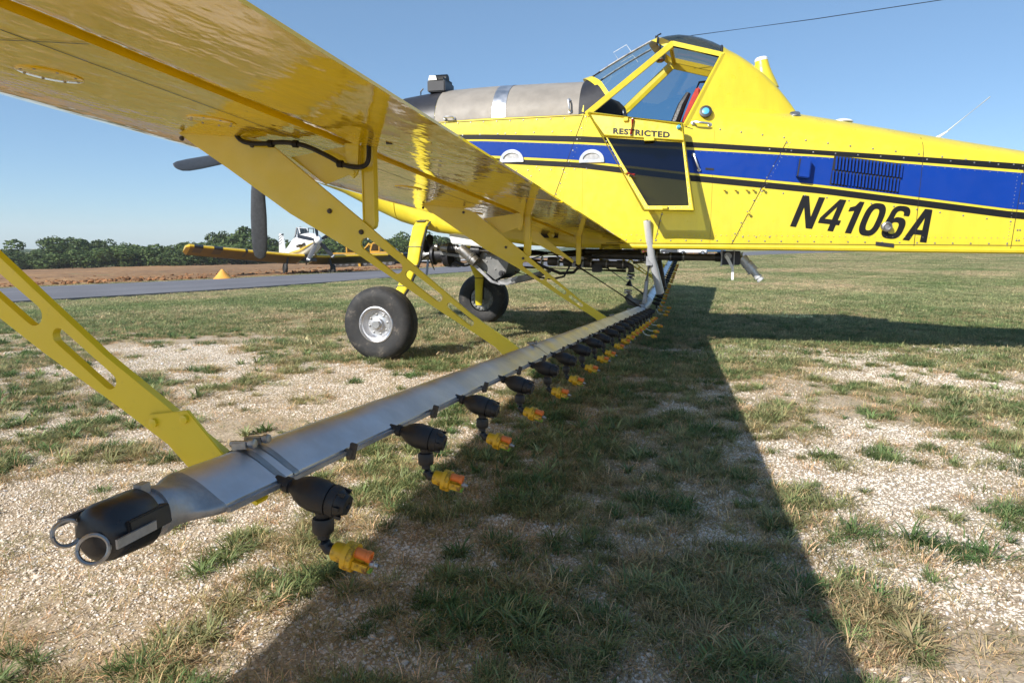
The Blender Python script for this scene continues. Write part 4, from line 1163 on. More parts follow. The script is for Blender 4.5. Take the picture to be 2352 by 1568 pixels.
for s, nm in ((-1, 'wing'), (1, 'wing')):
    y0, y1 = YC + s * 0.50, YC + s * SPAN
    rows = [[wpt(x, z, y0 + (y1 - y0) * k / 24) for x, z in af] for k in range(25)]
    tipc = (-1.6, 1.30)
    for k in range(1, 5):
        a = k / 4 * math.pi / 2; f = math.cos(a) * 0.97 + 0.03; yy = y1 + s * 0.13 * math.sin(a)
        rows.append([wpt(tipc[0] + (x - tipc[0]) * (0.75 + 0.25 * f), tipc[1] + (z - tipc[1]) * f, yy) for x, z in af])
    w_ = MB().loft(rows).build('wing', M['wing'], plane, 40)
    cuts = [(0.56, 4.05, 'flap'), (4.08, 8.75, 'aileron')]
    for a, c, n2 in cuts:
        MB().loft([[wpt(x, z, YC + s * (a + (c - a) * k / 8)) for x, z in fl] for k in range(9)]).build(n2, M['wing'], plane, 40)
    # spanwise skin joint, access plates and rivets under the wing
    mb = MB()
    for xj in (-1.375, -2.1):
        zj = float(np.interp(-xj, [1.16, 1.45, 1.75, 2.0, 2.20], [1.120, 1.150, 1.175, 1.200, 1.230]))
        mb.grid([[wpt(xj - 0.002, zj - 0.0018, YC + s * q), wpt(xj + 0.002, zj - 0.0018, YC + s * q)] for q in np.linspace(0.6, 8.8, 20)])
    for q in (2.0, 3.4, 4.9, 6.35, 7.6):
        mb.grid([[wpt(-xx, float(np.interp(xx, [1.225, 1.45, 1.75, 2.0, 2.20, 2.34], [1.126, 1.150, 1.175, 1.200, 1.230, 1.270])) - 0.0018, YC + s * q + e_) for e_ in (-0.0018, 0.0018)] for xx in np.linspace(1.23, 2.3, 14)])
    mb.build('skin_joint', M['dark'], w_)['kind'] = 'stuff'
    for q, xj in ((6.08, -1.63), (5.58, -1.54), (4.0, -1.54), (2.6, -1.63), (4.75, -1.9)):
        zj = float(np.interp(-xj, [1.16, 1.45, 1.75, 2.0, 2.20], [1.120, 1.150, 1.175, 1.200, 1.230]))
        c = Vector(wpt(xj, zj, YC + s * q)); 
        mb = MB()
        WL = lambda x_, y_: wpt(x_, float(np.interp(-x_, [1.16, 1.45, 1.75, 2.0, 2.20], [1.120, 1.150, 1.175, 1.200, 1.230])), y_)
        ra = 0.075
        rows = [[tuple(Vector(WL(xj + rr * math.cos(a), YC + s * q + rr * math.sin(a))) + Vector((0, 0, -dd))) for a in np.linspace(0, 2 * math.pi, 29)[:-1]] for rr, dd in ((ra, -0.002), (ra, 0.0025), (ra * 0.97, 0.0035), (ra * 0.5, 0.0035), (0.001, 0.0035))]
        mb.grid(rows, closed=True)
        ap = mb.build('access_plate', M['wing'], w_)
        mb = MB()
        for k in range(8):
            a = k * math.pi / 4 + 0.3; mb.lathe(Vector(WL(xj + ra * 0.85 * math.cos(a), YC + s * q + ra * 0.85 * math.sin(a))) + Vector((0, 0, -0.003)), (0, 0, -1), [(0, 0.004), (0.002, 0.0035), (0.003, 0.001)], 6, caps=False)
        mb.build('plate_screws', M['steel'], w_)['kind'] = 'stuff'
    rv = MB()
    for xj in (-2.395, -2.30):
        zj = float(np.interp(-xj, [2.2, 2.34, 2.43, 2.47], [1.230, 1.270, 1.320, 1.385]))
        for q in np.arange(3.2, 8.6, 0.07 if s < 0 else 0.3):
            rv.lathe(Vector(wpt(xj, zj - 0.0005, YC + s * q)), (-0.5, 0, -1), [(0, 0.0045), (0.0025, 0.004), (0.003, 0.001)], 6, caps=False)
    rv.build('wing_rivets', M['steel'], w_)['kind'] = 'stuff'

def wing_low(x): return float(np.interp(-x, [0.677, 0.85, 1.02, 1.16, 1.45, 1.75, 2.0, 2.20], [1.062, 1.083, 1.103, 1.121, 1.150, 1.175, 1.200, 1.230]))
# ---------------- boom hangers: slotted plates from the wing down to the boom
BX, BZ = -0.500, 0.411                      # rear edge of the boom at the centre line
BD = 0.0542
def bz(y): return BZ + BD * abs(YC - y)
def slot(a, c, w_):
    """round-ended slot between two centres in x,z"""
    a, c = Vector(a), Vector(c); d = (c - a).normalized(); n_ = Vector((-d.y, d.x)); an_ = math.atan2(d.y, d.x)
    pts = []
    for k in range(9): t = an_ - math.pi / 2 + math.pi * k / 8; pts.append((c.x + w_ * math.cos(t), c.y + w_ * math.sin(t)))
    for k in range(9): t = an_ + math.pi / 2 + math.pi * k / 8; pts.append((a.x + w_ * math.cos(t), a.y + w_ * math.sin(t)))
    return pts
HREF = DIH * (YC - 2.275)
def hanger(y, s, short=False):
    dz = DIH * abs(YC - y); top = lambda x: wing_low(x) + dz + 0.003
    zz = lambda z: 1.0784 + (z - 1.0784) * 1.11 - HREF + dz          # outline measured on the second hanger
    X = lambda x: x * 1.11
    zb_ = bz(y)
    if not short:
        outer = [(X(-1.72), top(X(-1.72))), (X(-1.44), top(X(-1.44))), (X(-1.36), zz(1.400)), (X(-1.188), zz(1.266)), (X(-1.037), zz(1.150)), (X(-0.87), zz(1.016)), (X(-0.682), zz(0.868)), (-0.578, zb_ + 0.030), (-0.556, zb_ - 0.012), (-0.60, zb_ - 0.028), (X(-0.600), zz(0.765)), (X(-0.667), zz(0.806)), (X(-0.775), zz(0.868)), (X(-0.92), zz(0.960)), (X(-1.075), zz(1.056)), (X(-1.30), zz(1.178)), (X(-1.53), zz(1.330)), (X(-1.63), zz(1.393))]
        holes = [slot((X(-1.030), zz(1.081)), (X(-0.925), zz(1.006)), 0.0215), slot((X(-0.883), zz(0.984)), (X(-0.785), zz(0.914)), 0.0150), slot((X(-0.748), zz(0.889)), (X(-0.678), zz(0.837)), 0.0110)]
        p_ = MB().plate(outer, holes, y - 0.006, y + 0.006).build('boom_hanger', M['hang'], plane, 30, bevel=0.0012)
        for x, z in [(X(-1.70), top(X(-1.70)) - 0.022), (X(-1.43), zz(1.40)), (X(-1.155), zz(1.185)), (X(-1.045), zz(1.118))]:
            MB().lathe((x, y - 0.006, z), (0, -1, 0), [(0, 0.0095), (0.003, 0.0095), (0.004, 0.007), (0.009, 0.007), (0.010, 0.003)], 8).build('hanger_bolt', M['dpipe'], p_)
        if abs(YC - y) > 6.5:              # joining piece bolted over the end of the outermost hangers
            fo = MB().plate([(-0.690, zb_ + 0.076), (-0.628, zb_ + 0.086), (-0.578, zb_ + 0.032), (-0.556, zb_ - 0.010), (-0.60, zb_ - 0.020)], [], y - 0.0115, y - 0.0065).build('hanger_foot', M['hang'], p_, 30, bevel=0.001)
            for x, z in ((-0.680, zb_ + 0.066), (-0.632, zb_ + 0.074)): MB().lathe((x, y - 0.0115, z), (0, -1, 0), [(0, 0.006), (0.004, 0.006), (0.005, 0.002)], 8).build('foot_bolt', M['hang'], p_)
        MB().box((-0.556, y, zb_ - 0.018), (0.055, 0.024, 0.005), Matrix.Rotation(R(25), 3, 'Y')).build('boom_saddle', M['hang'], p_)
        # web arm towards the flap hinge
        MB().plate([(X(-1.31), zz(1.362)), (X(-1.10), zz(1.392)), (X(-1.01), zz(1.352)), (X(-1.03), zz(1.325)), (X(-1.185), zz(1.272))], [], y + 0.030, y + 0.034).build('hanger_web', M['hang'], p_, 30, bevel=0.001)
    else:
        outer = [(X(-1.50), top(X(-1.50))), (X(-1.385), top(X(-1.385))), (X(-1.334), zz(1.374)), (X(-1.06), zz(1.172)), (X(-1.07), zz(1.150)), (X(-1.12), zz(1.185)), (X(-1.315), zz(1.275)), (X(-1.449), zz(1.345))]
        p_ = MB().plate(outer, [], y - 0.005, y + 0.005).build('boom_hanger', M['hang'], plane, 30, bevel=0.001)
    # channel strut up to the flap hinge
    xs = X(-1.022); zlo = zz(1.150 if not short else 1.160); zhi = wing_low(xs) + dz + 0.02
    st2 = MB()
    st2.box((xs - 0.021, y + 0.018, (zlo + zhi) / 2), (0.004, 0.034, zhi - zlo)).box((xs + 0.021, y + 0.018, (zlo + zhi) / 2), (0.004, 0.034, zhi - zlo)).box((xs, y + 0.008, (zlo + zhi) / 2), (0.040, 0.004, zhi - zlo - 0.002))
    st2.lathe((xs, y + 0.0065, zlo - 0.005), (0, 1, 0), [(0, 0.022), (0.028, 0.022)], 12)
    st2.build('hanger_strut', M['hang'], plane, 30)
    if not short:                           # hinge fork of the flap beside the strut
        MB().plate([(xs - 0.075, zhi - 0.01), (xs - 0.02, zhi - 0.01), (xs - 0.028, zhi - 0.115), (xs - 0.045, zhi - 0.130), (xs - 0.062, zhi - 0.115)], [], y - 0.020, y - 0.010).lathe((xs - 0.045, y - 0.026, zhi - 0.112), (0, 1, 0), [(0, 0.009), (0.02, 0.009)], 10).build('hinge_fork', M['hang'], plane, 30, bevel=0.001)
HY = [0.745, 2.275, 4.64, 6.75]
for y in HY:
    hanger(y, 1, short=(y > 6)); hanger(2 * YC - y, -1, short=(y > 6))
# black cable clipped along the second hanger
y = 2.255
CK = lambda x, z, dy=0.0: (x * 1.11, y + dy, 1.0784 + (z - 1.0784) * 1.11)
MB().tube(catm3([CK(-1.485, 1.440), CK(-1.45, 1.410, -0.01), CK(-1.38, 1.400, -0.012), CK(-1.30, 1.402, -0.012), CK(-1.22, 1.388, -0.012), CK(-1.14, 1.353, -0.012), CK(-1.085, 1.325, -0.012), CK(-1.03, 1.318, -0.012), CK(-1.005, 1.335, -0.01), CK(-1.005, 1.385)]), 0.0085, 8).build('hydraulic_line', M['rubber'], plane)
for x, z in ((-1.345, 1.400), (-1.255, 1.396), (-1.10, 1.330)): MB().lathe(Vector(CK(x, z, -0.012)) - Vector((0.009, 0, 0)), (1, 0, -0.1), [(0, 0.0135), (0.018, 0.0135)], 10).build('line_clip', M['black'], plane)
# aileron push rod with horn
YR = 2.15
MB().tube([(-0.991, YR, 1.417), (-0.781, YR, 1.410)], 0.006, 8).build('push_rod', M['hang'], plane)
MB().box((-0.991, YR, 1.428), (0.016, 0.016, 0.05)).build('control_horn', M['dpipe'], plane)
MB().box((-0.778, YR, 1.415), (0.014, 0.014, 0.04)).build('control_horn', M['dpipe'], plane)
for x, z in ((-0.991, 1.440), (-0.991, 1.415), (-0.779, 1.409)): MB().lathe((x, YR - 0.018, z), (0, 1, 0), [(0, 0.009), (0.036, 0.009)], 8).build('rod_joint', M['dark'], plane)
# ---------------- spray boom
MB_ = MB
SEC = [(0.0, -0.004), (0.0, 0.004), (-0.008, 0.009), (-0.03, 0.024), (-0.048, 0.033), (-0.062, 0.036), (-0.074, 0.031), (-0.079, 0.020), (-0.076, 0.006), (-0.062, -0.006), (-0.04, -0.011), (-0.008, -0.007)]
secs = catmull(SEC, 2)
for s in (-1, 1):
    ya, yb = YC + s * 0.36, YC + s * (YC - 0.635)
    rows = [[(BX + x, ya + (yb - ya) * k / 30, bz(ya + (yb - ya) * k / 30) + z) for x, z in secs] for k in range(31)]
    bo = MB().loft(rows).build('spray_boom', M['alu'], plane, 30)
    # thin sealing lip along the back edge
    MB().loft([[(BX + dx, yy, bz(yy) - 0.0005 + dz_) for dx, dz_ in ((-0.004, -0.0045), (0.006, -0.0045), (0.006, 0.001), (-0.004, 0.001))] for yy in (ya, yb)]).build('boom_lip', M['alud'], bo)
    # round end: swaged pipe, collar and black end cap with spring wires
    e = Vector((BX - 0.040, yb, bz(yb) + 0.012)); dv = Vector((0, s, BD * 1.0)).normalized()
    ring = []
    nS = len(secs)
    for k in range(7):
        f = k / 6; f2 = f * f * (3 - 2 * f)
        row = []
        for i, (x, z) in enumerate(secs):
            a = math.atan2(z - 0.012, (x + 0.040) * 0.55)
            c1 = Vector((BX + x, yb, bz(yb) + z)); c2 = e + Vector((math.cos(a) * 0.0235, 0, math.sin(a) * 0.0235))
            row.append(tuple(c1.lerp(c2, f2) + dv * 0.055 * f))
        ring.append(row)
    MB().loft(ring).build('boom_end_pipe', M['alud'], plane, 40)
    e2 = e + dv * 0.055
    MB().lathe(e2, dv, [(0, 0.0245), (0.002, 0.0265), (0.012, 0.0265), (0.013, 0.0235), (0.030, 0.0235)], 28).box(e2 + dv * 0.02 + Vector((0.0, 0, 0.027)), (0.010, 0.012, 0.014)).build('boom_end_collar', M['alud'], plane, 30)
    cap = MB().lathe(e2, dv, [(0.026, 0.0285), (0.028, 0.030), (0.070, 0.0285), (0.078, 0.026), (0.084, 0.018), (0.085, 0.0)], 28)
    for a in (0.15, 2.9):
        n_ = Vector((math.cos(a), 0, math.sin(a)))
        cap.box(e2 + dv * 0.044 + n_ * 0.0265, (0.020, 0.052, 0.012), Matrix.Rotation(math.pi / 2 - a, 3, 'Y').to_3x3())
    cp_ = cap.build('boom_end_cap', M['plastic'], plane, 40, bevel=0.0012)
    for cc, nn, rr_ in ((Vector((0.007, 0, -0.009)), Vector((0.50, 0.80 * s, 0.22)), 0.0132), (Vector((-0.024, 0, 0.003)), Vector((0.88, 0.42 * s, 0.15)), 0.0118)):
        c = e2 + dv * 0.089 + cc; nn.normalize(); u_ = nn.cross(Vector((0, 0, 1))).normalized(); w_ = u_.cross(nn)
        MB().tube([c + (u_ * math.cos(q) + w_ * math.sin(q)) * rr_ + nn * 0.0020 * q / 6.28 for q in np.linspace(0, 4 * math.pi, 44)], 0.0019, 6).build('spring_ring', M['steel'], cp_)
    for a in (0.0, 2.75):
        n_ = Vector((math.cos(a), 0, math.sin(a)))
        MB().box(e2 + dv * 0.066 + n_ * 0.0345, (0.009, 0.048, 0.0022), Matrix.Rotation(math.pi / 2 - a, 3, 'Y').to_3x3()).build('spring_clip', M['alud'], cp_)
    # hose clamps round the boom at every hanger
    for q, two in ((0.775, True), (2.36, False), (4.70, False), (5.95, False)):
        yq = q if s < 0 else 2 * YC - q
        for dd in ((0.0, 0.030) if two else (0.0,)):
            yy = yq - s * dd * -1 if s < 0 else yq - dd
            band = [[(BX - 0.037 + (x + 0.037) * 1.035, yy + w_, bz(yy) + 0.010 + (z - 0.010) * 1.07) for x, z in secs] for w_ in (-0.006, 0.006)]
            cl = MB().loft(band, caps=False).build('hose_clamp', M['steel'], plane, 40)
            sc2 = MB().box((BX - 0.058, yy, bz(yy) + 0.042), (0.022, 0.013, 0.009), Matrix.Rotation(R(-8), 3, 'Y'))
            sc2.lathe((BX - 0.046, yy, bz(yy) + 0.045), (1, 0, 0.1), [(-0.028, 0.0045), (0.0, 0.0045), (0.001, 0.0065), (0.008, 0.0065), (0.009, 0.004)], 8)
            sc2.build('clamp_screw', M['steel'], cl, bevel=0.0008)

# ---------------- nozzles: one built with its parts, the rest copied
N0, NSP = 0.7396, 0.3364
TA = R(13)
e1 = Vector((math.cos(TA), 0, -math.sin(TA)))
def nozzle(y):
    o = Vector((BX, y, bz(y)))
    mb = MB()
    mb.lathe(o - e1 * 0.006, e1, [(0, 0.0075), (0.014, 0.0075), (0.014, 0.0100), (0.021, 0.0100), (0.022, 0.0082), (0.027, 0.0100), (0.034, 0.0155), (0.044, 0.0198), (0.055, 0.0217), (0.068, 0.0212), (0.0775, 0.0196), (0.078, 0.0178), (0.080, 0.0178), (0.0805, 0.0204), (0.090, 0.0198), (0.0905, 0.0180), (0.102, 0.0120), (0.1025, 0.0045), (0.100, 0.0035), (0.099, 0)], 24)
    for k in range(6):
        a = k * math.pi / 3
        d, u, w = mb.frame(e1); mb.box(o + e1 * 0.0885 + (u * math.cos(a) + w * math.sin(a)) * 0.0172, (0.009, 0.004, 0.004), e1.to_track_quat('X', 'Z').to_matrix())
    q = o + e1 * 0.060
    mb.lathe(q, (0, 0, -1), [(0.010, 0.0125), (0.018, 0.0110), (0.022, 0.0092), (0.026, 0.0090), (0.027, 0.0125), (0.030, 0.0135), (0.044, 0.0135), (0.047, 0.0115), (0.048, 0.0078), (0.054, 0.0078)], 18)
    b_ = q + Vector((0, 0, -0.050))
    mb.tube([b_, b_ + Vector((0.001, 0, -0.010)), b_ + Vector((0.006, 0, -0.017)), b_ + e1 * 0.020 + Vector((0, 0, -0.014))], 0.0078, 12)
    body = mb.build('spray_nozzle', M['rubber'], plane, 40, org=o)
    h = b_ + e1 * 0.014 + Vector((0, 0, -0.015))
    hd = MB()
    hd.lathe(h, e1, [(0, 0.0105), (0.002, 0.0120), (0.017, 0.0125), (0.0175, 0.0180), (0.024, 0.0180), (0.0245, 0.0172), (0.026, 0.0172), (0.0265, 0.0180), (0.031, 0.0178), (0.0315, 0.012)], 24)
    hd.box(h + e1 * 0.040 + Vector((0, 0, -0.001)), (0.022, 0.010, 0.014), e1.to_track_quat('X', 'Z').to_matrix())
    hd.box(h + e1 * 0.041 + Vector((0, -0.010, -0.004)), (0.020, 0.004, 0.010), e1.to_track_quat('X', 'Z').to_matrix())
    hd.build('nozzle_head', M['noz'], body, 40, org=o)
    MB().lathe(h + e1 * 0.030 + Vector((0.0, -0.002, 0.0095)), e1, [(0, 0.0068), (0.018, 0.0068), (0.019, 0.0078), (0.024, 0.0072), (0.024, 0.004), (0.019, 0.0035)], 14).build('orange_deflector', M['orange'], body, 40, org=o)
    MB().lathe(h + e1 * 0.030 + Vector((0.0, 0.004, -0.0105)), e1, [(0, 0.0055), (0.020, 0.0055), (0.021, 0.004)], 12).build('green_deflector', M['green'], body, 40, org=o)
    MB().lathe(h + e1 * 0.050, e1, [(0, 0.0045), (0.006, 0.0045), (0.007, 0.003), (0.012, 0.003)], 8).build('deflector_bolt', M['steel'], body, 40, org=o)
    return body
n1 = nozzle(N0)
def vary(o):
    o.rotation_euler = (random.uniform(-0.10, 0.10), random.uniform(-0.05, 0.05), random.uniform(-0.09, 0.09)); return o
for i in range(1, 20):
    y = N0 + NSP * i
    vary(copy_tree(n1, plane, (0, NSP * i, bz(y) - bz(N0))))
for i in range(20):
    y = 2 * YC - (N0 + NSP * i)
    vary(copy_tree(n1, plane, (0, y - N0, bz(y) - bz(N0))))
# blanking plugs half way between nozzles
pl = MB().lathe((BX - 0.006, N0 + NSP / 2, bz(N0 + NSP / 2)), e1, [(0, 0.006), (0.012, 0.006), (0.012, 0.0095), (0.018, 0.0095), (0.019, 0.006)], 6).box((BX + 0.012, N0 + NSP / 2, bz(N0 + NSP / 2) + 0.001), (0.010, 0.006, 0.024), Matrix.Rotation(TA, 3, 'Y')).build('blanking_plug', M['dpipe'], plane, 30, org=(BX, N0 + NSP / 2, bz(N0 + NSP / 2)))
for i in list(range(1, 19)) + [-1]:
    pass
for i in range(1, 19):
    y = N0 + NSP * (i + 0.5); copy_tree(pl, plane, (0, NSP * i, bz(y) - bz(N0 + NSP / 2)))
# three low nozzles on clear hoses under the belly
for k, (x, y, z) in enumerate([(-0.375, 6.06, 0.305), (-0.365, 6.24, 0.325), (-0.345, 6.42, 0.355), (-0.36, 7.95, 0.31), (-0.35, 8.12, 0.33), (-0.34, 8.30, 0.36)]):
    hs = MB().tube([(-0.44, y, bz(y) - 0.08), (x - 0.075, y, z + 0.06), (x - 0.06, y, z + 0.02), (x - 0.035, y, z + 0.004), (x, y, z)], 0.005, 8).build('drop_hose', M['hose'], plane)
    MB().lathe((x, y, z), e1, [(0, 0.011), (0.017, 0.0125), (0.0175, 0.018), (0.031, 0.018), (0.032, 0.009), (0.055, 0.008)], 14).build('drop_nozzle', M['noz'], hs)
    MB().lathe(Vector((x, y, z + 0.009)) + e1 * 0.03, e1, [(0, 0.007), (0.024, 0.007)], 10).build('drop_deflector', M['orange'], hs)

# ---------------- undercarriage
def wheel(y, s):
    """s = side the hub faces"""
    c = Vector((AX, y, 0.345)); ax = Vector((0, s, 0))
    tp = [(-0.112, 0.170), (-0.118, 0.20), (-0.126, 0.25), (-0.122, 0.295), (-0.098, 0.328), (-0.06, 0.345), (-0.052, 0.3455), (-0.050, 0.342), (-0.046, 0.342), (-0.044, 0.347), (0.0, 0.350), (0.044, 0.347), (0.046, 0.342), (0.050, 0.342), (0.052, 0.3455), (0.06, 0.345), (0.098, 0.328), (0.122, 0.295), (0.126, 0.25), (0.118, 0.20), (0.112, 0.170)]
    ty = MB().lathe(c, ax, tp, 56, caps=False).build('tyre', M['tyre'], plane, 35)
    # flatten the contact patch a little
    for v in ty.data.vertices:
        wz = v.co.z + ORG[plane].z
        if wz < 0.012: v.co.z = 0.012 - ORG[plane].z + (wz - 0.012) * 0.2; 
    hub = MB().lathe(c, ax, [(0.02, 0.0), (0.02, 0.172), (0.112, 0.174), (0.120, 0.168), (0.122, 0.160), (0.112, 0.156), (0.104, 0.150), (0.100, 0.138), (0.070, 0.125), (0.058, 0.110), (0.055, 0.075), (0.060, 0.058), (0.085, 0.050), (0.088, 0.038), (0.118, 0.037), (0.121, 0.033), (0.121, 0)], 40).build('wheel_hub', M['alu'], plane, 30)
    mb = MB()
    for k in range(8):
        a = k * math.pi / 4 + 0.2; mb.lathe(c + ax * 0.055 + Vector((math.cos(a) * 0.092, 0, math.sin(a) * 0.092)), ax, [(0, 0.0095), (0.010, 0.0095), (0.012, 0.004)], 6)
    split_build(mb, 'hub_bolt', M['steel'], hub)
    disc = MB().lathe(c, ax * -1, [(0.055, 0.165), (0.085, 0.160), (0.085, 0.09), (0.07, 0.085), (0.07, 0.0)], 32)
    for k in range(16):
        a = k * math.pi / 8; disc.lathe(c - ax * 0.083 + Vector((math.cos(a) * 0.135, 0, math.sin(a) * 0.135)), -ax, [(0, 0.019), (0.012, 0.019), (0.014, 0.012)], 8)
    disc.build('brake_disc', M['greyplate'], plane, 30)
    MB().tube([c - ax * 0.24, c + ax * 0.02], 0.03, 12).build('axle', M['steel'], plane)
for y, s in ((5.949, -1), (9.192, 1)):
    wheel(y, s)
    yi = y - s * 0.165
    pts = [((-2.88), YC + s * 0.40, 1.30), (-2.85, YC + s * 0.60, 1.305), (-2.83, YC + s * 0.73, 1.25), (-2.82, YC + s * 0.86, 1.08), (-2.81, yi - s * 0.50, 0.90), (-2.80, yi - s * 0.22, 0.66), (-2.845, yi - s * 0.10, 0.52), (-2.861, yi - s * 0.06, 0.34), (-2.861, yi - s * 0.055, 0.27)]
    wd = [0.074, 0.074, 0.072, 0.069, 0.065, 0.060, 0.054, 0.048, 0.042]; th = [0.022] * 6 + [0.020, 0.018, 0.016]
    sm = []
    P_ = [Vector(p) for p in pts]
    rows = []
    for i, p in enumerate(P_):
        d = (P_[min(i + 1, len(P_) - 1)] - P_[max(i - 1, 0)]).normalized(); n_ = d.cross(Vector((1, 0, 0))).normalized(); a_ = Vector((1, 0, 0))
        w_, t_ = wd[i], th[i]
        rows.append([tuple(p + a_ * (w_ * cx) + n_ * (t_ * cy)) for cx, cy in ((-1, -0.6), (-0.85, -1), (0.85, -1), (1, -0.6), (1, 0.6), (0.85, 1), (-0.85, 1), (-1, 0.6))])
    lg = MB().loft(rows).build('landing_gear_leg', M['yellow'], plane, 50)
    MB().tube([tuple(Vector(p) + Vector((wd[i] + 0.014, 0, 0.012))) for i, p in enumerate(pts)][1:8], 0.011, 8).build('brake_line', M['rubber'], lg)
    mb = MB()
    for i, f in ((3, 0.2), (4, 0.2), (5, 0.0)):
        p = P_[i].lerp(P_[i + 1], f); d = (P_[i + 1] - P_[i]).normalized(); n_ = d.cross(Vector((1, 0, 0))).normalized()
        w_, t_ = wd[i] + 0.006, 0.028
        ring_ = [p + Vector((w_ * a, 0, 0)) + n_ * (t_ * c2) for a, c2 in ((-1, -1), (1, -1), (1, 1), (-1, 1), (-1, -1))]
        mb.tube(ring_, 0.004, 5)
    split_build(mb, 'tie_strap', M['rubber'], lg)
    MB().box((-2.855, YC + s * 0.58, 1.332), (0.10, 0.14, 0.008), Matrix.Rotation(R(-8) * s, 3, 'X')).build('non_slip_pad', M['dpipe'], lg)

# ---------------- propeller
HUB = Vector((-5.24, YC, 2.19)); PA = Vector((-0.982, 0, 0.19)).normalized()
sp = MB().lathe(HUB - PA * 0.10, PA, [(0, 0.225), (0.06, 0.225), (0.16, 0.20), (0.28, 0.15), (0.38, 0.08), (0.43, 0.0)], 28).build('propeller_spinner', M['alu'], plane)
up_ = Vector((0, 0, 1)) - PA * PA.z; up_.normalize(); sd_ = PA.cross(up_)
if sd_.y > 0: sd_ = -sd_                     # towards the camera side
for k in range(4):
    a = R(-14) + k * math.pi / 2
    d = sd_ * math.cos(a) + up_ * math.sin(a); t_ = PA.cross(d).normalized()
    rows = []
    for r0, ch, tw, thk in ((0.15, 0.05, 80, 0.045), (0.30, 0.065, 78, 0.035), (0.5, 0.088, 74, 0.022), (0.8, 0.100, 70, 0.016), (1.08, 0.098, 67, 0.012), (1.25, 0.088, 65, 0.010), (1.33, 0.066, 64, 0.008), (1.36, 0.03, 64, 0.005)):
        cdir = t_ * math.cos(R(tw)) + PA * math.sin(R(tw)); ndir = d.cross(cdir)
        rows.append([tuple(HUB + d * r0 + cdir * (ch * math.cos(q)) + ndir * (thk * math.sin(q))) for q in np.linspace(0, 2 * math.pi, 15)[:-1]])
    MB().loft(rows).build('propeller_blade', M['prop'], plane, 60)

# ---------------- belly plumbing
def part(name, mat, mb, par=None, sm=35, bevel=0.0): return mb.build(name, mat, par or plane, sm, bevel=bevel)
mp = part('main_pipe', M['dpipe'], MB().tube([(-2.05, 7.45, 0.985), (-1.1, 7.45, 0.968), (0.16, 7.45, 0.957)], 0.036, 16))
for x in (-0.50, -0.24): part('pipe_coupling', M['rubber'], MB().lathe((x - 0.06, 7.45, 0.962), (1, 0, -0.01), [(0, 0.045), (0.13, 0.045)], 16))
for x in (-0.55, -0.43, -0.29, -0.16): part('pipe_clamp', M['steel'], MB().lathe((x, 7.45, 0.962), (1, 0, 0), [(0, 0.048), (0.016, 0.048)], 16))
part('side_pipe', M['dpipe'], MB().tube([(-2.0, 7.28, 0.93), (-1.05, 7.29, 0.887), (-0.72, 7.30, 0.880), (-0.675, 7.30, 0.86), (-0.668, 7.30, 0.80)], 0.034, 14))
for x in (-1.55, -1.38, -1.18, -1.0, -0.82): part('pipe_coupling', M['dpipe'], MB().lathe((x, 7.29, 0.887 + (-1.0 - x) * 0.04), (1, 0, -0.03), [(0, 0.044), (0.02, 0.047), (0.08, 0.047), (0.1, 0.042)], 16))
part('down_pipe', M['rubber'], MB().tube([(-0.672, 7.30, 0.79), (-0.69, 7.30, 0.66)], 0.040, 14))
for z in (0.775, 0.745, 0.62, 0.595): part('pipe_clamp', M['steel'], MB().lathe((-0.668 - (0.8 - z) * 0.15, 7.30, z), (-0.15, 0, -1), [(0, 0.043), (0.014, 0.043)], 14))
part('boom_elbow', M['greyplate'], MB().tube([(-0.693, 7.30, 0.62), (-0.698, 7.30, 0.55), (-0.67, 7.31, 0.50), (-0.60, 7.34, 0.475), (-0.52, 7.40, 0.47)], 0.042, 14))
part('boom_tee', M['alud'], MB().lathe((-0.535, 7.08, 0.452), (0, 1, 0), [(0, 0.040), (0.03, 0.046), (0.30, 0.055), (0.68, 0.055), (0.95, 0.046), (0.98, 0.040)], 18))
for x in (-1.62, -1.44, -1.26, -1.09, -0.93, -0.76): part('pipe_clamp', M['steel'], MB().lathe((x, 7.29, 0.887 + (-1.0 - x) * 0.04), (1, 0, -0.03), [(0, 0.049), (0.012, 0.050), (0.014, 0.046)], 16))
part('flow_meter', M['alud'], MB().box((-1.22, 7.27, 0.905), (0.12, 0.09, 0.11)).lathe((-1.22, 7.215, 0.905), (0, -1, 0), [(0, 0.035), (0.02, 0.035), (0.022, 0.02)], 14), bevel=0.006)
part('control_valve', M['blackpanel'], MB().box((-1.02, 7.27, 0.84), (0.10, 0.08, 0.08)), bevel=0.006)
for k_, (xa, xb) in enumerate(((-1.95, -1.45), (-1.50, -0.90))): part('cable', M['rubber'], MB().tube(catm3([(xa, 7.12, 1.03), (xa * 0.6 + xb * 0.4, 7.10, 0.93 - 0.03 * k_), (xb, 7.14, 1.02)], 6), 0.007, 6))
part('upper_pipe', M['dpipe'], MB().tube([(-2.0, 7.62, 1.0), (-1.2, 7.62, 0.99), (-0.6, 7.62, 0.985)], 0.05, 14))
part('pump_hose', M['rubber'], MB().tube(catm3([(-2.62, 7.30, 0.90), (-2.48, 7.26, 0.86), (-2.38, 7.25, 0.90), (-2.30, 7.26, 0.96)], 5), 0.022, 10))
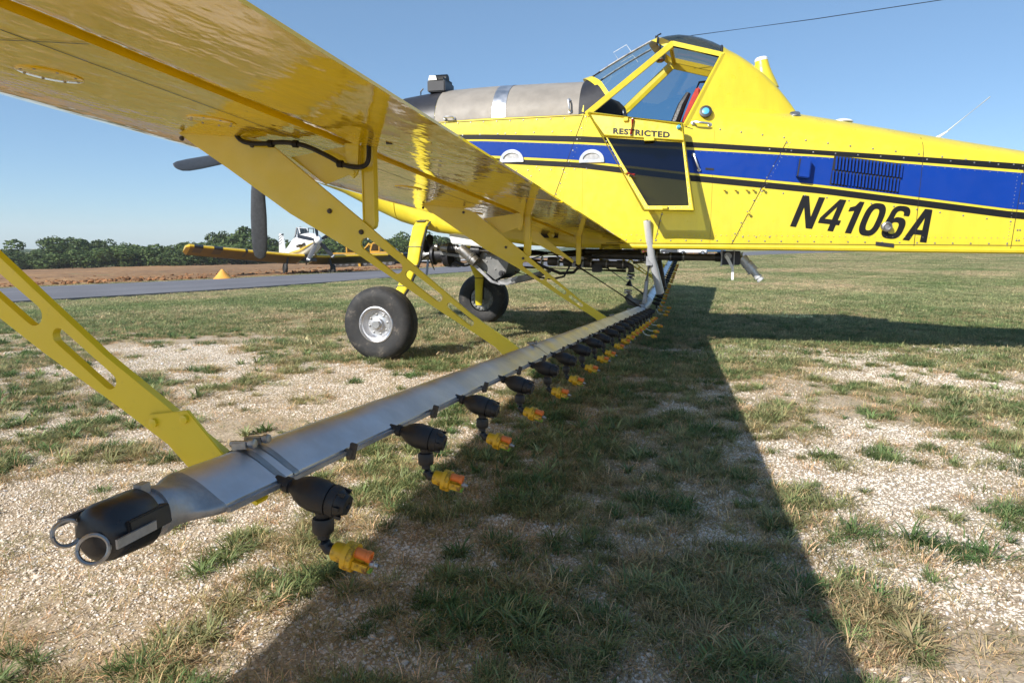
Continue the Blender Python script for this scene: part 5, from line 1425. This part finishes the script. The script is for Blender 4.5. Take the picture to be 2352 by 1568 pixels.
# rear dump valve with lever and spout
vb = part('dump_valve', M['blackpanel'], MB().box((0.315, 7.43, 0.955), (0.18, 0.15, 0.14)).lathe((0.16, 7.45, 0.957), (1, 0, 0), [(0, 0.044), (0.06, 0.044)], 16), bevel=0.006)
part('valve_flange', M['alud'], MB().box((0.225, 7.43, 0.953), (0.012, 0.16, 0.155)), vb)
part('valve_flange', M['alud'], MB().box((0.345, 7.43, 0.953), (0.010, 0.16, 0.155)), vb)
part('valve_knob', M['alud'], MB().lathe((0.285, 7.355, 0.975), (0, -1, 0), [(0, 0.036), (0.012, 0.036), (0.014, 0.015), (0.03, 0.015)], 16), vb)
part('valve_lever', M['white'], MB().plate([(0.255, 0.965), (0.272, 0.985), (0.292, 0.965), (0.345, 0.862), (0.348, 0.738), (0.324, 0.738), (0.322, 0.850), (0.270, 0.940)], [], 7.322, 7.330), vb)
part('spout', M['silver'], MB().tube([(0.40, 7.42, 0.975), (0.425, 7.41, 0.955), (0.475, 7.40, 0.892)], [0.050, 0.050, 0.047], 18), vb)
dsp = Vector((0.62, 0, -0.72)).normalized()
part('spout_coupling', M['silver'], MB().lathe((0.470, 7.40, 0.900), dsp, [(0, 0.050), (0.004, 0.054), (0.02, 0.054), (0.022, 0.050), (0.045, 0.050), (0.047, 0.053), (0.085, 0.052), (0.088, 0.056), (0.102, 0.056), (0.104, 0.044)], 18), vb)
part('spout_nozzle', M['silver'], MB().lathe(Vector((0.470, 7.40, 0.900)) + dsp * 0.10, dsp, [(0, 0.034), (0.07, 0.034), (0.075, 0.038), (0.083, 0.038), (0.088, 0.031), (0.10, 0.031), (0.104, 0.036), (0.12, 0.035), (0.12, 0.029), (0.05, 0.029)], 20, caps=False), vb)
# wind-driven pump
pu = part('wind_pump', M['blackpanel'], MB().lathe((-2.93, 7.42, 0.965), (1, 0, 0), [(0, 0.06), (0.02, 0.11), (0.05, 0.115), (0.06, 0.085), (0.16, 0.075), (0.17, 0.13), (0.24, 0.14), (0.27, 0.10), (0.30, 0.06)], 22).box((-2.66, 7.42, 0.91), (0.12, 0.12, 0.16)), bevel=0.0)
mb = MB()
for k in range(6):
    a = k * math.pi / 3 + 0.25; d = Vector((0, math.cos(a), math.sin(a))); t_ = Vector((0, -math.sin(a), math.cos(a)))
    c_ = Vector((-2.965, 7.42, 0.965)); n_ = Vector((0.75, 0, 0)) + t_ * 0.66
    cr = t_ * 0.75 - Vector((0.66, 0, 0))
    mb = MB().loft([[tuple(c_ + d * r0 + cr * (w_ * a1) + n_.normalized() * (0.004 * a2)) for a1, a2 in ((-1, 0), (0, 1), (1, 0), (0, -1))] for r0, w_ in ((0.04, 0.028), (0.12, 0.042), (0.20, 0.045), (0.235, 0.030))])
    part('fan_blade', M['plastic'], mb, pu)
part('fan_hub', M['steel'], MB().lathe((-3.06, 7.42, 0.965), (1, 0, 0), [(0, 0.0), (0.01, 0.035), (0.06, 0.055), (0.12, 0.06)], 18), pu)
part('pump_elbow', M['steel'], MB().tube([(-2.80, 7.22, 1.05), (-2.72, 7.20, 1.045), (-2.60, 7.20, 1.035), (-2.48, 7.20, 1.025)], 0.040, 14).lathe((-2.82, 7.22, 1.05), (1, 0, 0), [(0, 0.02), (0.02, 0.04), (0.05, 0.04)], 14))
part('pipe_coupling', M['rubber'], MB().lathe((-2.64, 7.20, 1.038), (1, 0, -0.05), [(0, 0.046), (0.10, 0.046)], 14))
for x in (-2.66, -2.55, -2.49): part('pipe_clamp', M['steel'], MB().lathe((x, 7.20, 1.036), (1, 0, 0), [(0, 0.049), (0.016, 0.049)], 14))
ld = Vector((0.74, 0, -0.62)).normalized()
part('loading_port', M['steel'], MB().lathe((-2.49, 7.15, 1.045), ld, [(0, 0.055), (0.10, 0.058), (0.14, 0.056), (0.15, 0.064), (0.175, 0.064), (0.18, 0.058), (0.20, 0.060), (0.235, 0.058), (0.24, 0.02)], 22))
part('delivery_pipe', M['steel'], MB().tube([(-2.34, 7.20, 1.02), (-2.15, 7.20, 1.005), (-1.95, 7.22, 0.98)], 0.042, 14))
part('pipe_coupling', M['rubber'], MB().lathe((-2.38, 7.20, 1.022), (1, 0, -0.05), [(0, 0.05), (0.10, 0.05)], 14))
part('lower_link', M['greyplate'], MB().box((-2.58, 7.20, 0.965), (0.32, 0.012, 0.03), Matrix.Rotation(R(8), 3, 'Y')))
part('hopper_throat', M['white'], MB().plate([(-2.62, 1.24), (-2.10, 1.17), (-2.16, 1.05), (-2.58, 1.09)], [], 7.12, 7.98), bevel=0.01)
part('gate_box', M['greyplate'], MB().plate([(-2.30, 1.05), (-1.92, 1.06), (-1.96, 0.92), (-2.01, 0.765), (-2.12, 0.70), (-2.34, 0.87)], [], 7.24, 7.86), bevel=0.006)
mb = MB()
for x, z in ((-2.22, 0.98), (-2.14, 1.0), (-2.05, 0.99), (-2.22, 0.90), (-2.05, 0.90), (-2.12, 0.82), (-2.17, 0.94), (-2.03, 0.80)): mb.lathe((x, 7.238, z), (0, -1, 0), [(0, 0.009), (0.006, 0.008), (0.007, 0.002)], 8)
split_build(mb, 'gate_bolt', M['steel'], plane)
part('gate_pivot', M['blackpanel'], MB().lathe((-2.045, 7.24, 0.775), (0, -1, 0), [(0, 0.032), (0.03, 0.032), (0.031, 0.015), (0.05, 0.015)], 16))
part('gate_arm', M['alud'], MB().plate([(-2.40, 0.90), (-2.36, 0.91), (-2.13, 0.70), (-2.02, 0.665), (-2.02, 0.645), (-2.15, 0.68)], [], 7.16, 7.18))
part('gate_door', M['greyplate'], MB().plate([(-2.12, 0.695), (-1.70, 0.785), (-1.64, 0.80), (-1.62, 0.775), (-1.78, 0.70), (-1.95, 0.655), (-2.05, 0.66)], [], 7.26, 7.84), bevel=0.006)
part('gate_strut', M['alud'], MB().plate([(-2.06, 0.67), (-1.95, 0.655), (-1.86, 0.725), (-1.84, 0.745), (-1.855, 0.755), (-1.96, 0.685), (-2.05, 0.70)], [], 7.12, 7.14))
part('diagonal_brace', M['dpipe'], MB().tube([(-1.17, 6.78, 0.89), (-0.535, 6.95, 0.47)], 0.012, 8))
part('diagonal_brace', M['dpipe'], MB().tube([(-1.17, 8.36, 0.89), (-0.535, 8.19, 0.47)], 0.012, 8))
part('cross_rod', M['dpipe'], MB().tube([(-1.9, 7.25, 0.845), (-0.72, 7.27, 0.815)], 0.014, 8))
part('vertical_rod', M['alud'], MB().tube([(-0.478, 7.12, 0.88), (-0.495, 7.10, 0.72), (-0.512, 7.08, 0.50)], [0.018, 0.020, 0.022], 10))
part('black_hose', M['rubber'], MB().tube([(-1.78, 7.15, 0.93), (-1.66, 7.12, 0.90), (-1.52, 7.1, 0.84), (-1.38, 7.1, 0.79), (-1.24, 7.1, 0.80), (-1.18, 7.12, 0.87), (-1.17, 7.15, 0.93)], 0.016, 10))
part('black_hose', M['rubber'], MB().tube([(-1.85, 7.05, 0.80), (-1.65, 7.05, 0.755), (-1.45, 7.05, 0.73), (-1.33, 7.05, 0.76), (-1.28, 7.05, 0.85), (-1.27, 7.1, 0.95)], 0.010, 8))
for s in (-1, 1):
    part('overflow_tube', M['silver'] if s < 0 else M['dpipe'], MB().tube([(-0.505, YC + s * 0.590, 1.325), (-0.502, YC + s * 0.590, 1.315), (-0.455, YC + s * 0.50, 0.98), (-0.365, YC + s * 0.32, 0.60)], [0.026, 0.036, 0.037, 0.040], 16))
    part('tube_bracket', M['alud'], MB().tube([(-0.46, YC + s * 0.48, 0.905), (-0.64, YC + s * 0.30, 0.905)], 0.018, 10).box((-0.475, YC + s * 0.50, 0.925), (0.06, 0.01, 0.09)))
part('belly_opening', M['dark'], MB().box((-1.48, YC - 0.548, 1.215), (0.18, 0.012, 0.13)))
part('wing_root_bolt_plate', M['yellow'], MB().plate([(-1.50, 1.30), (-1.42, 1.31), (-1.41, 1.20), (-1.44, 1.15), (-1.47, 1.145), (-1.50, 1.19)], [], YC - 0.575, YC - 0.566))
# ---------------- tail, outside the frame
fin = [(5.0, 1.50), (5.9, 3.40), (6.35, 3.62), (6.95, 3.55), (7.05, 1.05), (6.4, 1.2)]
part('tail_fin', M['yellow'], MB().plate(fin, [], YC - 0.05, YC + 0.05), bevel=0.03)
for s in (-1, 1):
    part('tailplane', M['yellow'], MB().loft([[(x, YC + s * y_, 1.32 + dz_) for x, dz_ in ((x0, 0), ((x0 * 2 + 7.0) / 3, 0.06), (7.0, 0.0), ((x0 * 2 + 7.0) / 3, -0.06))] for y_, x0 in ((0.05, 5.6), (2.4, 5.85), (2.6, 6.2))]))
part('tail_wheel', M['tyre'], MB().lathe((6.6, YC - 0.07, 0.17), (0, 1, 0), [(0, 0.09), (0.02, 0.15), (0.07, 0.17), (0.12, 0.15), (0.14, 0.09)], 24))
part('tail_spring', M['steel'], MB().tube([(5.9, YC, 0.93), (6.4, YC, 0.55), (6.6, YC, 0.2)], 0.03, 8))
# ------------------------------------------------------------------ white and yellow aeroplane across the taxiway
def place_on(u, D, dz=0.0):
    x, y = ray_xy(u, D); return (x, y, float(gz(x, y)) + dz)
M['bwhite'] = simple('white_aircraft_paint', (0.80, 0.79, 0.77), 0.35, var=0.05, coat=0.3)
M['byel'] = simple('orange_yellow_paint', (0.60, 0.39, 0.02), 0.35, var=0.15, coat=0.3)
M['bunder'] = simple('shaded_olive_underside', (0.16, 0.115, 0.02), 0.5, var=0.25, scale=2.0)  # yellow wing's underside shade, painted in as dark olive
M['bstripe'] = simple('black_wing_paint', (0.02, 0.025, 0.03), 0.4, var=0.2)
px_, py_, pz_ = place_on(708, 46.0)
to_cam = math.atan2(-py_, -px_)             # direction to the camera
p2 = empty('parked_spray_aircraft', (px_, py_, pz_ + 0.0), 'white and yellow spray plane with five blades parked beyond the taxiway', 'aircraft')
p2.rotation_euler = (R(-2.2), 0, to_cam + R(16))
ORG[p2] = Vector((0, 0, 0))
# local frame: +x nose, +y left wing, z up
st2 = [(2.05, 1.93, 2.20, 2.47, 0.26), (1.6, 1.62, 2.18, 2.62, 0.44), (0.9, 1.36, 2.10, 2.70, 0.55), (0.0, 1.14, 2.00, 2.68, 0.58), (-1.0, 1.02, 1.95, 2.62, 0.58), (-2.2, 0.95, 1.80, 2.40, 0.55), (-3.2, 0.90, 1.60, 2.02, 0.46), (-5.0, 0.85, 1.30, 1.52, 0.28), (-7.0, 0.80, 1.0, 1.10, 0.08)]
def sec2(r):
    x, zb, zs, zt, w = r; P = []
    for k in range(20):
        a = 2 * math.pi * k / 20
        c, s_ = math.cos(a), math.sin(a)
        e_ = 0.8
        P.append((x, w * math.copysign(abs(c) ** e_, c), zs + ((zt - zs) if s_ > 0 else (zs - zb)) * math.copysign(abs(s_) ** e_, s_)))
    return P
MB().loft([sec2(r) for r in st2]).build('fuselage', M['bwhite'], p2, 50)
for s in (-1, 1):
    rows = []
    for r in st2[:7]:
        x, zb, zs, zt, w = r
        rows.append([(x, s * (w + 0.006) * (1.0 if z_ > 0.25 else 0.96), zb + (zs - zb) * z_) for z_ in (0.38, 0.46, 0.53)])
    MB().grid(rows).build('side_stripe', M['byel'], p2, 50)
    MB().tube([(1.25, s * 0.58, 1.95), (0.6, s * 0.66, 1.86), (0.1, s * 0.70, 1.80)], [0.10, 0.10, 0.09], 12).build('exhaust_stack', M['dpipe'], p2)
cab = [[(-0.75, 0.34, 2.62), (-0.75, -0.34, 2.62), (-0.75, -0.30, 2.66), (-0.75, 0.30, 2.66)], [(-1.15, 0.36, 2.60), (-1.15, -0.36, 2.60), (-1.15, -0.27, 3.02), (-1.15, 0.27, 3.02)], [(-1.75, 0.36, 2.5), (-1.75, -0.36, 2.5), (-1.75, -0.25, 3.06), (-1.75, 0.25, 3.06)], [(-2.5, 0.30, 2.30), (-2.5, -0.30, 2.30), (-2.5, -0.12, 2.45), (-2.5, 0.12, 2.45)]]
MB().loft(cab).build('canopy', M['smoke'], p2, 30)
mb = MB()
for i in range(3):
    for k in (2, 3): mb.tube([cab[i][k], cab[i + 1][k]], 0.04, 6)
for i in range(1, 3): mb.tube([cab[i][1], cab[i][2], cab[i][3], cab[i][0]], 0.035, 6)
mb.tube([(-1.75, 0, 3.05), (-1.75, 0, 3.16)], 0.05, 6); split_build(mb, 'canopy_frame', M['bwhite'], p2)
mb = MB().tube([(0.55, -0.12, 2.66), (0.55, -0.12, 2.98), (0.55, 0.22, 2.98), (0.55, 0.22, 2.66)], 0.035, 6); mb.build('mirror_frame', M['black'], p2)
def w2(x, z, y): return (x, y, z + 0.060 * max(0, abs(y) - 1.2))
wa = [(0.75, 1.20), (0.68, 1.30), (0.45, 1.33), (0.0, 1.24), (-0.6, 1.00), (-1.25, 0.68), (-1.25, 0.66), (-0.5, 0.84), (0.0, 0.97), (0.45, 1.08), (0.68, 1.13)]
for s in (-1, 1):
    ww = MB().loft([[w2(x * (1.0), z, s * y) for x, z in wa] for y in np.linspace(0.4, 7.2, 14)] + [[w2(x * 0.72 - 0.1, 1.05 + (z - 1.05) * 0.6, s * 7.38) for x, z in wa]]).build('wing', M['byel'], p2, 40)
    MB().grid([[w2(x, z - 0.006, s * y) for x, z in wa[5:]] for y in np.linspace(0.45, 7.15, 14)]).build('wing_underside_shade', M['bunder'], ww, 40)  # dark sheet under the wing carrying its painted shade
    for y0, y1 in ((5.35, 5.85), (6.45, 6.95), (3.9, 4.05)):
        MB().grid([[w2(x * 1.004 + 0.004, z + (0.006 if i < 4 else -0.006), s * y) for i, (x, z) in enumerate(wa[:4][::-1] + wa[:5:-1][:4])] for y in (y0, y1)]).build('wing_band', M['bstripe'], ww)
    MB().tube([w2(-1.35, 0.62, s * y) for y in (0.2, 2, 4, 5.6)], 0.025, 6).build('spray_boom', M['dpipe'], p2)
    for y in (1.6, 2.9, 4.2, 5.4): MB().tube([w2(-1.2, 1.04, s * y), w2(-1.35, 0.62, s * y)], 0.02, 5).build('boom_strut', M['byel'], p2)
    MB().tube([(0.35, s * 1.35, 1.2), (0.42, s * 1.5, 0.35)], 0.06, 8).build('gear_leg', M['bstripe'], p2)
    MB().tube([(0.1, s * 1.3, 1.0), (0.42, s * 1.48, 0.38)], 0.03, 6).build('gear_brace', M['bstripe'], p2)
    MB().lathe((0.42, s * 1.56 - 0.12, 0.36), (0, 1, 0), [(0, 0.16), (0.02, 0.30), (0.08, 0.36), (0.16, 0.36), (0.22, 0.30), (0.24, 0.16)], 24).build('wheel', M['tyre'], p2)
MB().box((0.2, 0, 0.98), (0.9, 0.8, 0.22)).tube([(-0.6, 0, 1.0), (-1.3, 0.3, 0.62)], 0.04, 6).build('hopper_gate', M['bstripe'], p2)
H2 = Vector((2.25, 0, 2.20))
MB().lathe(H2 - Vector((0.2, 0, 0)), (1, 0, 0.1), [(0, 0.27), (0.12, 0.27), (0.3, 0.23), (0.48, 0.13), (0.56, 0.0)], 20).build('spinner', M['bwhite'], p2)
for k in range(5):
    a = R(27) + k * 2 * math.pi / 5; d = Vector((0, math.cos(a), math.sin(a))); t_ = Vector((0, -math.sin(a), math.cos(a))); c1 = t_ * 0.85 + Vector((0.5, 0, 0)); n_ = d.cross(c1)
    bl = MB().loft([[tuple(H2 + d * r0 + c1 * (w_ * a1) + n_ * (0.02 * a2)) for a1, a2 in ((-1, 0), (0, 1), (1, 0), (0, -1))] for r0, w_ in ((0.15, 0.07), (0.5, 0.14), (1.0, 0.145), (1.30, 0.12), (1.45, 0.07))]).build('propeller_blade', M['prop'], p2)
    MB().loft([[tuple(H2 + d * r0 + c1 * (w_ * a1) + n_ * (0.024 * a2)) for a1, a2 in ((-1, 0), (0, 1), (1, 0), (0, -1))] for r0, w_ in ((1.30, 0.125), (1.38, 0.105))]).build('tip_band', M['bwhite'], bl)
fn = MB().plate([(-5.6, 1.35), (-6.3, 2.55), (-6.75, 2.75), (-7.2, 2.70), (-7.15, 0.9)], [], -0.06, 0.06).build('tail_fin', M['bwhite'], p2)
for z in (2.0, 2.2, 2.4, 2.58): MB().box((-6.8, 0, z), (1.05, 0.126, 0.07), Matrix.Rotation(R(-12), 3, 'Y')).build('fin_band', M['bstripe'], fn)
for s in (-1, 1): MB().box((-6.6, s * 1.3, 1.25), (0.9, 2.4, 0.08)).build('tailplane', M['bwhite'], p2)

# ------------------------------------------------------------------ marker cone
cx_, cy_, cz_ = place_on(513, 37.5, 0.03)
cn = empty('marker_cone', (cx_, cy_, cz_), 'orange yellow marker cone on the taxiway edge', 'cone')
M['cone'] = simple('cone_orange', (0.76, 0.36, 0.06), 0.6, var=0.12, scale=5)
MB().lathe((cx_, cy_, cz_), (0, 0, 1), [(0, 0.47), (0.03, 0.47), (0.04, 0.44), (0.46, 0.10), (0.52, 0.05), (0.53, 0.0)], 28).build('cone_shell', M['cone'], cn)
MB().lathe((cx_, cy_, cz_), (0, 0, 1), [(-0.02, 0.49), (0.018, 0.49), (0.02, 0.45)], 28).build('cone_rim', M['cone'], cn)

# ------------------------------------------------------------------ earth-moving machines and cars
M['cat'] = simple('machine_yellow', (0.55, 0.30, 0.03), 0.5, var=0.2)
M['carred'] = simple('dark_red_car_paint', (0.16, 0.012, 0.016), 0.25, var=0.1, coat=0.8)
M['cardark'] = simple('dark_car_paint', (0.03, 0.035, 0.045), 0.25, coat=0.8, var=0.1)
M['carwhite'] = simple('white_car_paint', (0.72, 0.72, 0.72), 0.3, coat=0.8, var=0.05)
M['carblue'] = simple('blue_car_paint', (0.05, 0.13, 0.25), 0.3, coat=0.8, var=0.1)
def local_thing(name, loc, rz, label, cat, group=None):
    t = empty(name, loc, label, cat, group); t.rotation_euler.z = rz; ORG[t] = Vector((0, 0, 0)); return t
def machine(u, D, rz, label, boom):
    t = local_thing('tracked_machine', place_on(u, D, 0.12), rz, label, 'digger')
    for s in (-1, 1):
        tr = MB().plate([(-1.6, 0.1), (-1.3, 0.0), (1.3, 0.0), (1.6, 0.1), (1.75, 0.4), (1.6, 0.7), (1.3, 0.8), (-1.3, 0.8), (-1.6, 0.7), (-1.75, 0.4)], [], s * 1.0 - 0.25, s * 1.0 + 0.25).build('track', M['dpipe'], t, bevel=0.03)
        for x in (-1.3, -0.65, 0.0, 0.65, 1.3): MB().lathe((x, s * 1.0 - 0.28, 0.38), (0, 1, 0), [(0, 0.2), (0.56, 0.2)], 12).build('track_roller', M['steel'], tr)
    MB().plate([(-1.9, 0.85), (1.4, 0.85), (1.5, 1.25), (0.4, 1.35), (0.3, 1.55), (-1.3, 1.60), (-1.9, 1.45)], [], -1.05, 1.05).build('machine_deck', M['cat'], t, bevel=0.05)
    cb = MB().plate([(-0.1, 1.35), (0.95, 1.35), (0.95, 1.9), (0.7, 2.5), (-0.1, 2.55)], [], -0.95, -0.05).build('cab', M['cat'], t, bevel=0.04)
    MB().plate([(0.05, 1.65), (0.85, 1.65), (0.62, 2.38), (0.05, 2.4)], [], -0.97, -0.03).build('cab_pane', M['smoke'], cb)
    if boom:
        MB().tube([(1.0, 0.4, 1.2), (2.4, 0.4, 2.5), (3.6, 0.4, 2.0)], [0.24, 0.22, 0.16], 8).build('boom_arm', M['cat'], t)
        MB().tube([(3.6, 0.4, 2.0), (3.9, 0.4, 0.9)], [0.16, 0.12], 8).build('dipper_arm', M['cat'], t)
        MB().plate([(3.6, 0.9), (4.1, 0.95), (4.3, 0.5), (4.0, 0.2), (3.6, 0.35)], [], 0.05, 0.75).build('bucket', M['dpipe'], t)
    else:
        MB().plate([(1.75, 0.05), (1.95, 0.05), (2.05, 0.5), (1.95, 1.0), (1.8, 1.0)], [], -1.5, 1.5).build('blade', M['cat'], t)
        MB().tube([(0.4, 1.0, 0.5), (1.85, 1.2, 0.4)], 0.08, 6).tube([(0.4, -1.0, 0.5), (1.85, -1.2, 0.4)], 0.08, 6).build('push_arm', M['cat'], t)
        MB().tube([(-0.6, 0.5, 1.5), (-0.6, 0.5, 2.3)], 0.06, 8).build('exhaust', M['dpipe'], t)
machine(800, 78, R(25), 'yellow digger with raised arm standing on the turned soil', True)
machine(872, 74, R(200), 'yellow bulldozer with blade in front of the dark red pickup', False)
def car(name, u, D, rz, mat, label, kind, dz=0.5, group=None):
    t = local_thing(name, place_on(u, D, dz), rz, label, 'car', group)
    if kind == 'pickup':
        body = [(-2.7, 0.45), (-2.7, 0.98), (-0.6, 1.0), (-0.6, 1.05), (-0.45, 1.72), (0.75, 1.74), (1.25, 1.12), (2.5, 1.02), (2.7, 0.85), (2.7, 0.42)]
        pane = [(-0.42, 1.12), (-0.34, 1.62), (0.68, 1.64), (1.08, 1.12)]
    else:
        body = [(-2.2, 0.40), (-2.25, 0.95), (-2.0, 1.30), (-1.5, 1.62), (0.4, 1.62), (1.1, 1.05), (2.1, 0.92), (2.25, 0.70), (2.2, 0.38)]
        pane = [(-1.75, 1.12), (-1.42, 1.52), (0.36, 1.52), (0.88, 1.08)]
    bd = MB().plate(body, [], -0.92, 0.92).build('body', mat, t, bevel=0.10)
    for s in (-1, 1): MB().plate(pane, [], s * 0.925 - 0.01, s * 0.925 + 0.01).build('side_window', M['smoke'], t)
    for x in (-1.55, 1.6):
        for s in (-1, 1):
            w_ = MB().lathe((x, s * 0.86 - 0.12, 0.36), (0, 1, 0), [(0, 0.2), (0.02, 0.34), (0.22, 0.34), (0.24, 0.2)], 20).build('wheel', M['tyre'], t)
            MB().lathe((x, s * 0.99, 0.36), (0, s, 0), [(0, 0.20), (0.012, 0.19), (0.013, 0.0)], 16).build('rim', M['alu'], w_)
    for s in (-1, 1): MB().box((body[-2][0] - 0.02, s * 0.7, 0.80), (0.10, 0.28, 0.14)).build('headlight', M['white'], t)
    return t
car('pickup_truck', 897, 96, R(10), M['carred'], 'dark red pickup parked behind the yellow bulldozer', 'pickup', 0.55)
for u, D, rz, mt, lb in ((1478, 128, 5, 'carred', 'red car glimpsed under the belly left of the white tube'), (1545, 120, 175, 'cardark', 'dark car glimpsed under the belly right of the white tube'), (1585, 116, 10, 'carwhite', 'white car in the gap below the yellow fuselage'), (1632, 130, 20, 'carblue', 'blue car in the distance left of the dump valve'), (1420, 126, 8, 'carwhite', 'white car glimpsed above the belly pipes')):
    car('parked_car', u, D, R(rz), M[mt], lb, 'car', 0.0)
M['tent'] = simple('white_canvas', (0.78, 0.77, 0.74), 0.8, var=0.06)
t = local_thing('market_tent', place_on(1608, 135), R(12), 'white tent with orange posts far beyond the grass', 'tent')
MB().lathe((0, 0, 2.1), (0, 0, 1), [(0, 2.9), (0.25, 2.85), (1.2, 0.05)], 4, phase=math.pi / 4).build('canopy', M['tent'], t, 20)
for a in (-2, 2):
    for c in (-2, 2): MB().tube([(a, c, 0), (a, c, 2.15)], 0.06, 8).build('tent_pole', M['cone'], t)

# ------------------------------------------------------------------ trees on the far side of the field
UN = ['first', 'second', 'third', 'fourth', 'fifth', 'sixth', 'seventh', 'eighth', 'ninth', 'tenth', 'eleventh', 'twelfth', 'thirteenth', 'fourteenth', 'fifteenth', 'sixteenth', 'seventeenth', 'eighteenth', 'nineteenth']
ORD = UN + [w for t_, e_ in (('twenty', 'twentieth'), ('thirty', 'thirtieth'), ('forty', 'fortieth'), ('fifty', 'fiftieth')) for w in [e_] + [t_ + '-' + u_ for u_ in UN[:9]]]
CNT = {'tree': 0, 'shrub': 0, 'back': 0}
def nth(kind):
    CNT[kind] += 1; o_ = ORD[CNT[kind] - 1]
    return {'tree': 'ordinary dark green tree, %s from the left along the wood edge' % o_, 'shrub': 'low leafy shrub, %s from the left at the foot of the wood edge' % o_, 'back': 'hazy tree of the rear row, %s from the left behind the wood edge' % o_}[kind]
def vis_tree(u, vtop, D, k, label=None, wf=1.0, name='broadleaf_tree'):
    x, y = ray_xy(u, D); z0 = float(gz(x, y)) - 0.2
    ztop = 1.0784 + (563.0 - 0.0028 * (u - 1176) * -1 - vtop) / 1592.6 * D * 1.01
    h = max(2.5, (ztop - z0) * 1.28)
    tree(name, (x, y, z0), h * 1.02, wf, random.uniform(0, 6.28), label or nth('tree'), 'trees along the far edge of the field', k)
named = [(150, 563, 176, 0, 'tall bushy tree at the left end of the wood edge', 1.25), (205, 566, 178, 3, 'tree with thin top twigs beside the tallest left tree', 1.0), (273, 567, 205, 1, 'flat-topped tree rising above the hedge left of the wing tip', 0.9), (521, 553, 190, 2, 'slender tree left of the hanging propeller blade', 0.75), (572, 541, 172, 4, 'tall bright green tree directly behind the hanging propeller blade', 1.05),
         (620, 561, 176, 5, 'dark tree between the propeller blade and the white tail fin', 1.0), (767, 556, 172, 1, 'green tree just right of the white spinner', 1.1), (930, 548, 176, 3, 'broad tree beside the yellow landing gear leg', 1.1)]
for a in named: vis_tree(a[0], a[1], a[2], a[3], a[4], a[5])
k = 0
for u in list(range(-190, 1010, 31)):
    if any(abs(u - a[0]) < 16 for a in named): continue
    vt = float(np.interp(u, [-420, 40, 80, 180, 300, 420, 520, 640, 760, 860, 1000], [575, 590, 583, 577, 578, 577, 566, 572, 564, 560, 556])) + random.uniform(-4, 5)
    vis_tree(u + random.uniform(-6, 6), vt, random.uniform(166, 196), k, wf=random.uniform(1.25, 1.65)); k += 1
for u in list(range(40, 1000, 46)):                       # lower shrubs in front
    x, y = ray_xy(u + random.uniform(-14, 14), random.uniform(158, 166)); z0 = float(gz(x, y)) - 0.3
    tree('hedge_shrub', (x, y, z0), random.uniform(3.6, 5.2), random.uniform(1.5, 2.0), random.uniform(0, 6.28), nth('shrub'), 'shrubs along the far edge of the field', k); k += 1
for u in range(-150, 1010, 40):                           # second row further back, filling the gaps
    vis_tree(u + random.uniform(-10, 10), float(np.interp(u, [-150, 80, 180, 300, 420, 520, 640, 760, 860, 1000], [584, 582, 578, 580, 578, 572, 574, 568, 564, 560])) + random.uniform(-3, 4), random.uniform(225, 260), k, nth('back'), wf=random.uniform(1.5, 1.9)); k += 1
# ------------------------------------------------------------------ air
if HAZE > 0:
    hz = MB().box((0, 450, 5.0), (3400, 2300, 90.0))
    m, N, L, b = newmat('haze')
    N.remove(b); pv = N.new('ShaderNodeVolumePrincipled'); pv.inputs['Density'].default_value = HAZE; pv.inputs['Color'].default_value = (0.93, 0.96, 1.0, 1); pv.inputs['Anisotropy'].default_value = 0.0
    L.new(pv.outputs[0], N['Material Output'].inputs['Volume'])
    o = hz.build('haze', m, smooth=0); o['kind'] = 'stuff'; o['label'] = 'thin summer haze in the air'; o['category'] = 'haze'
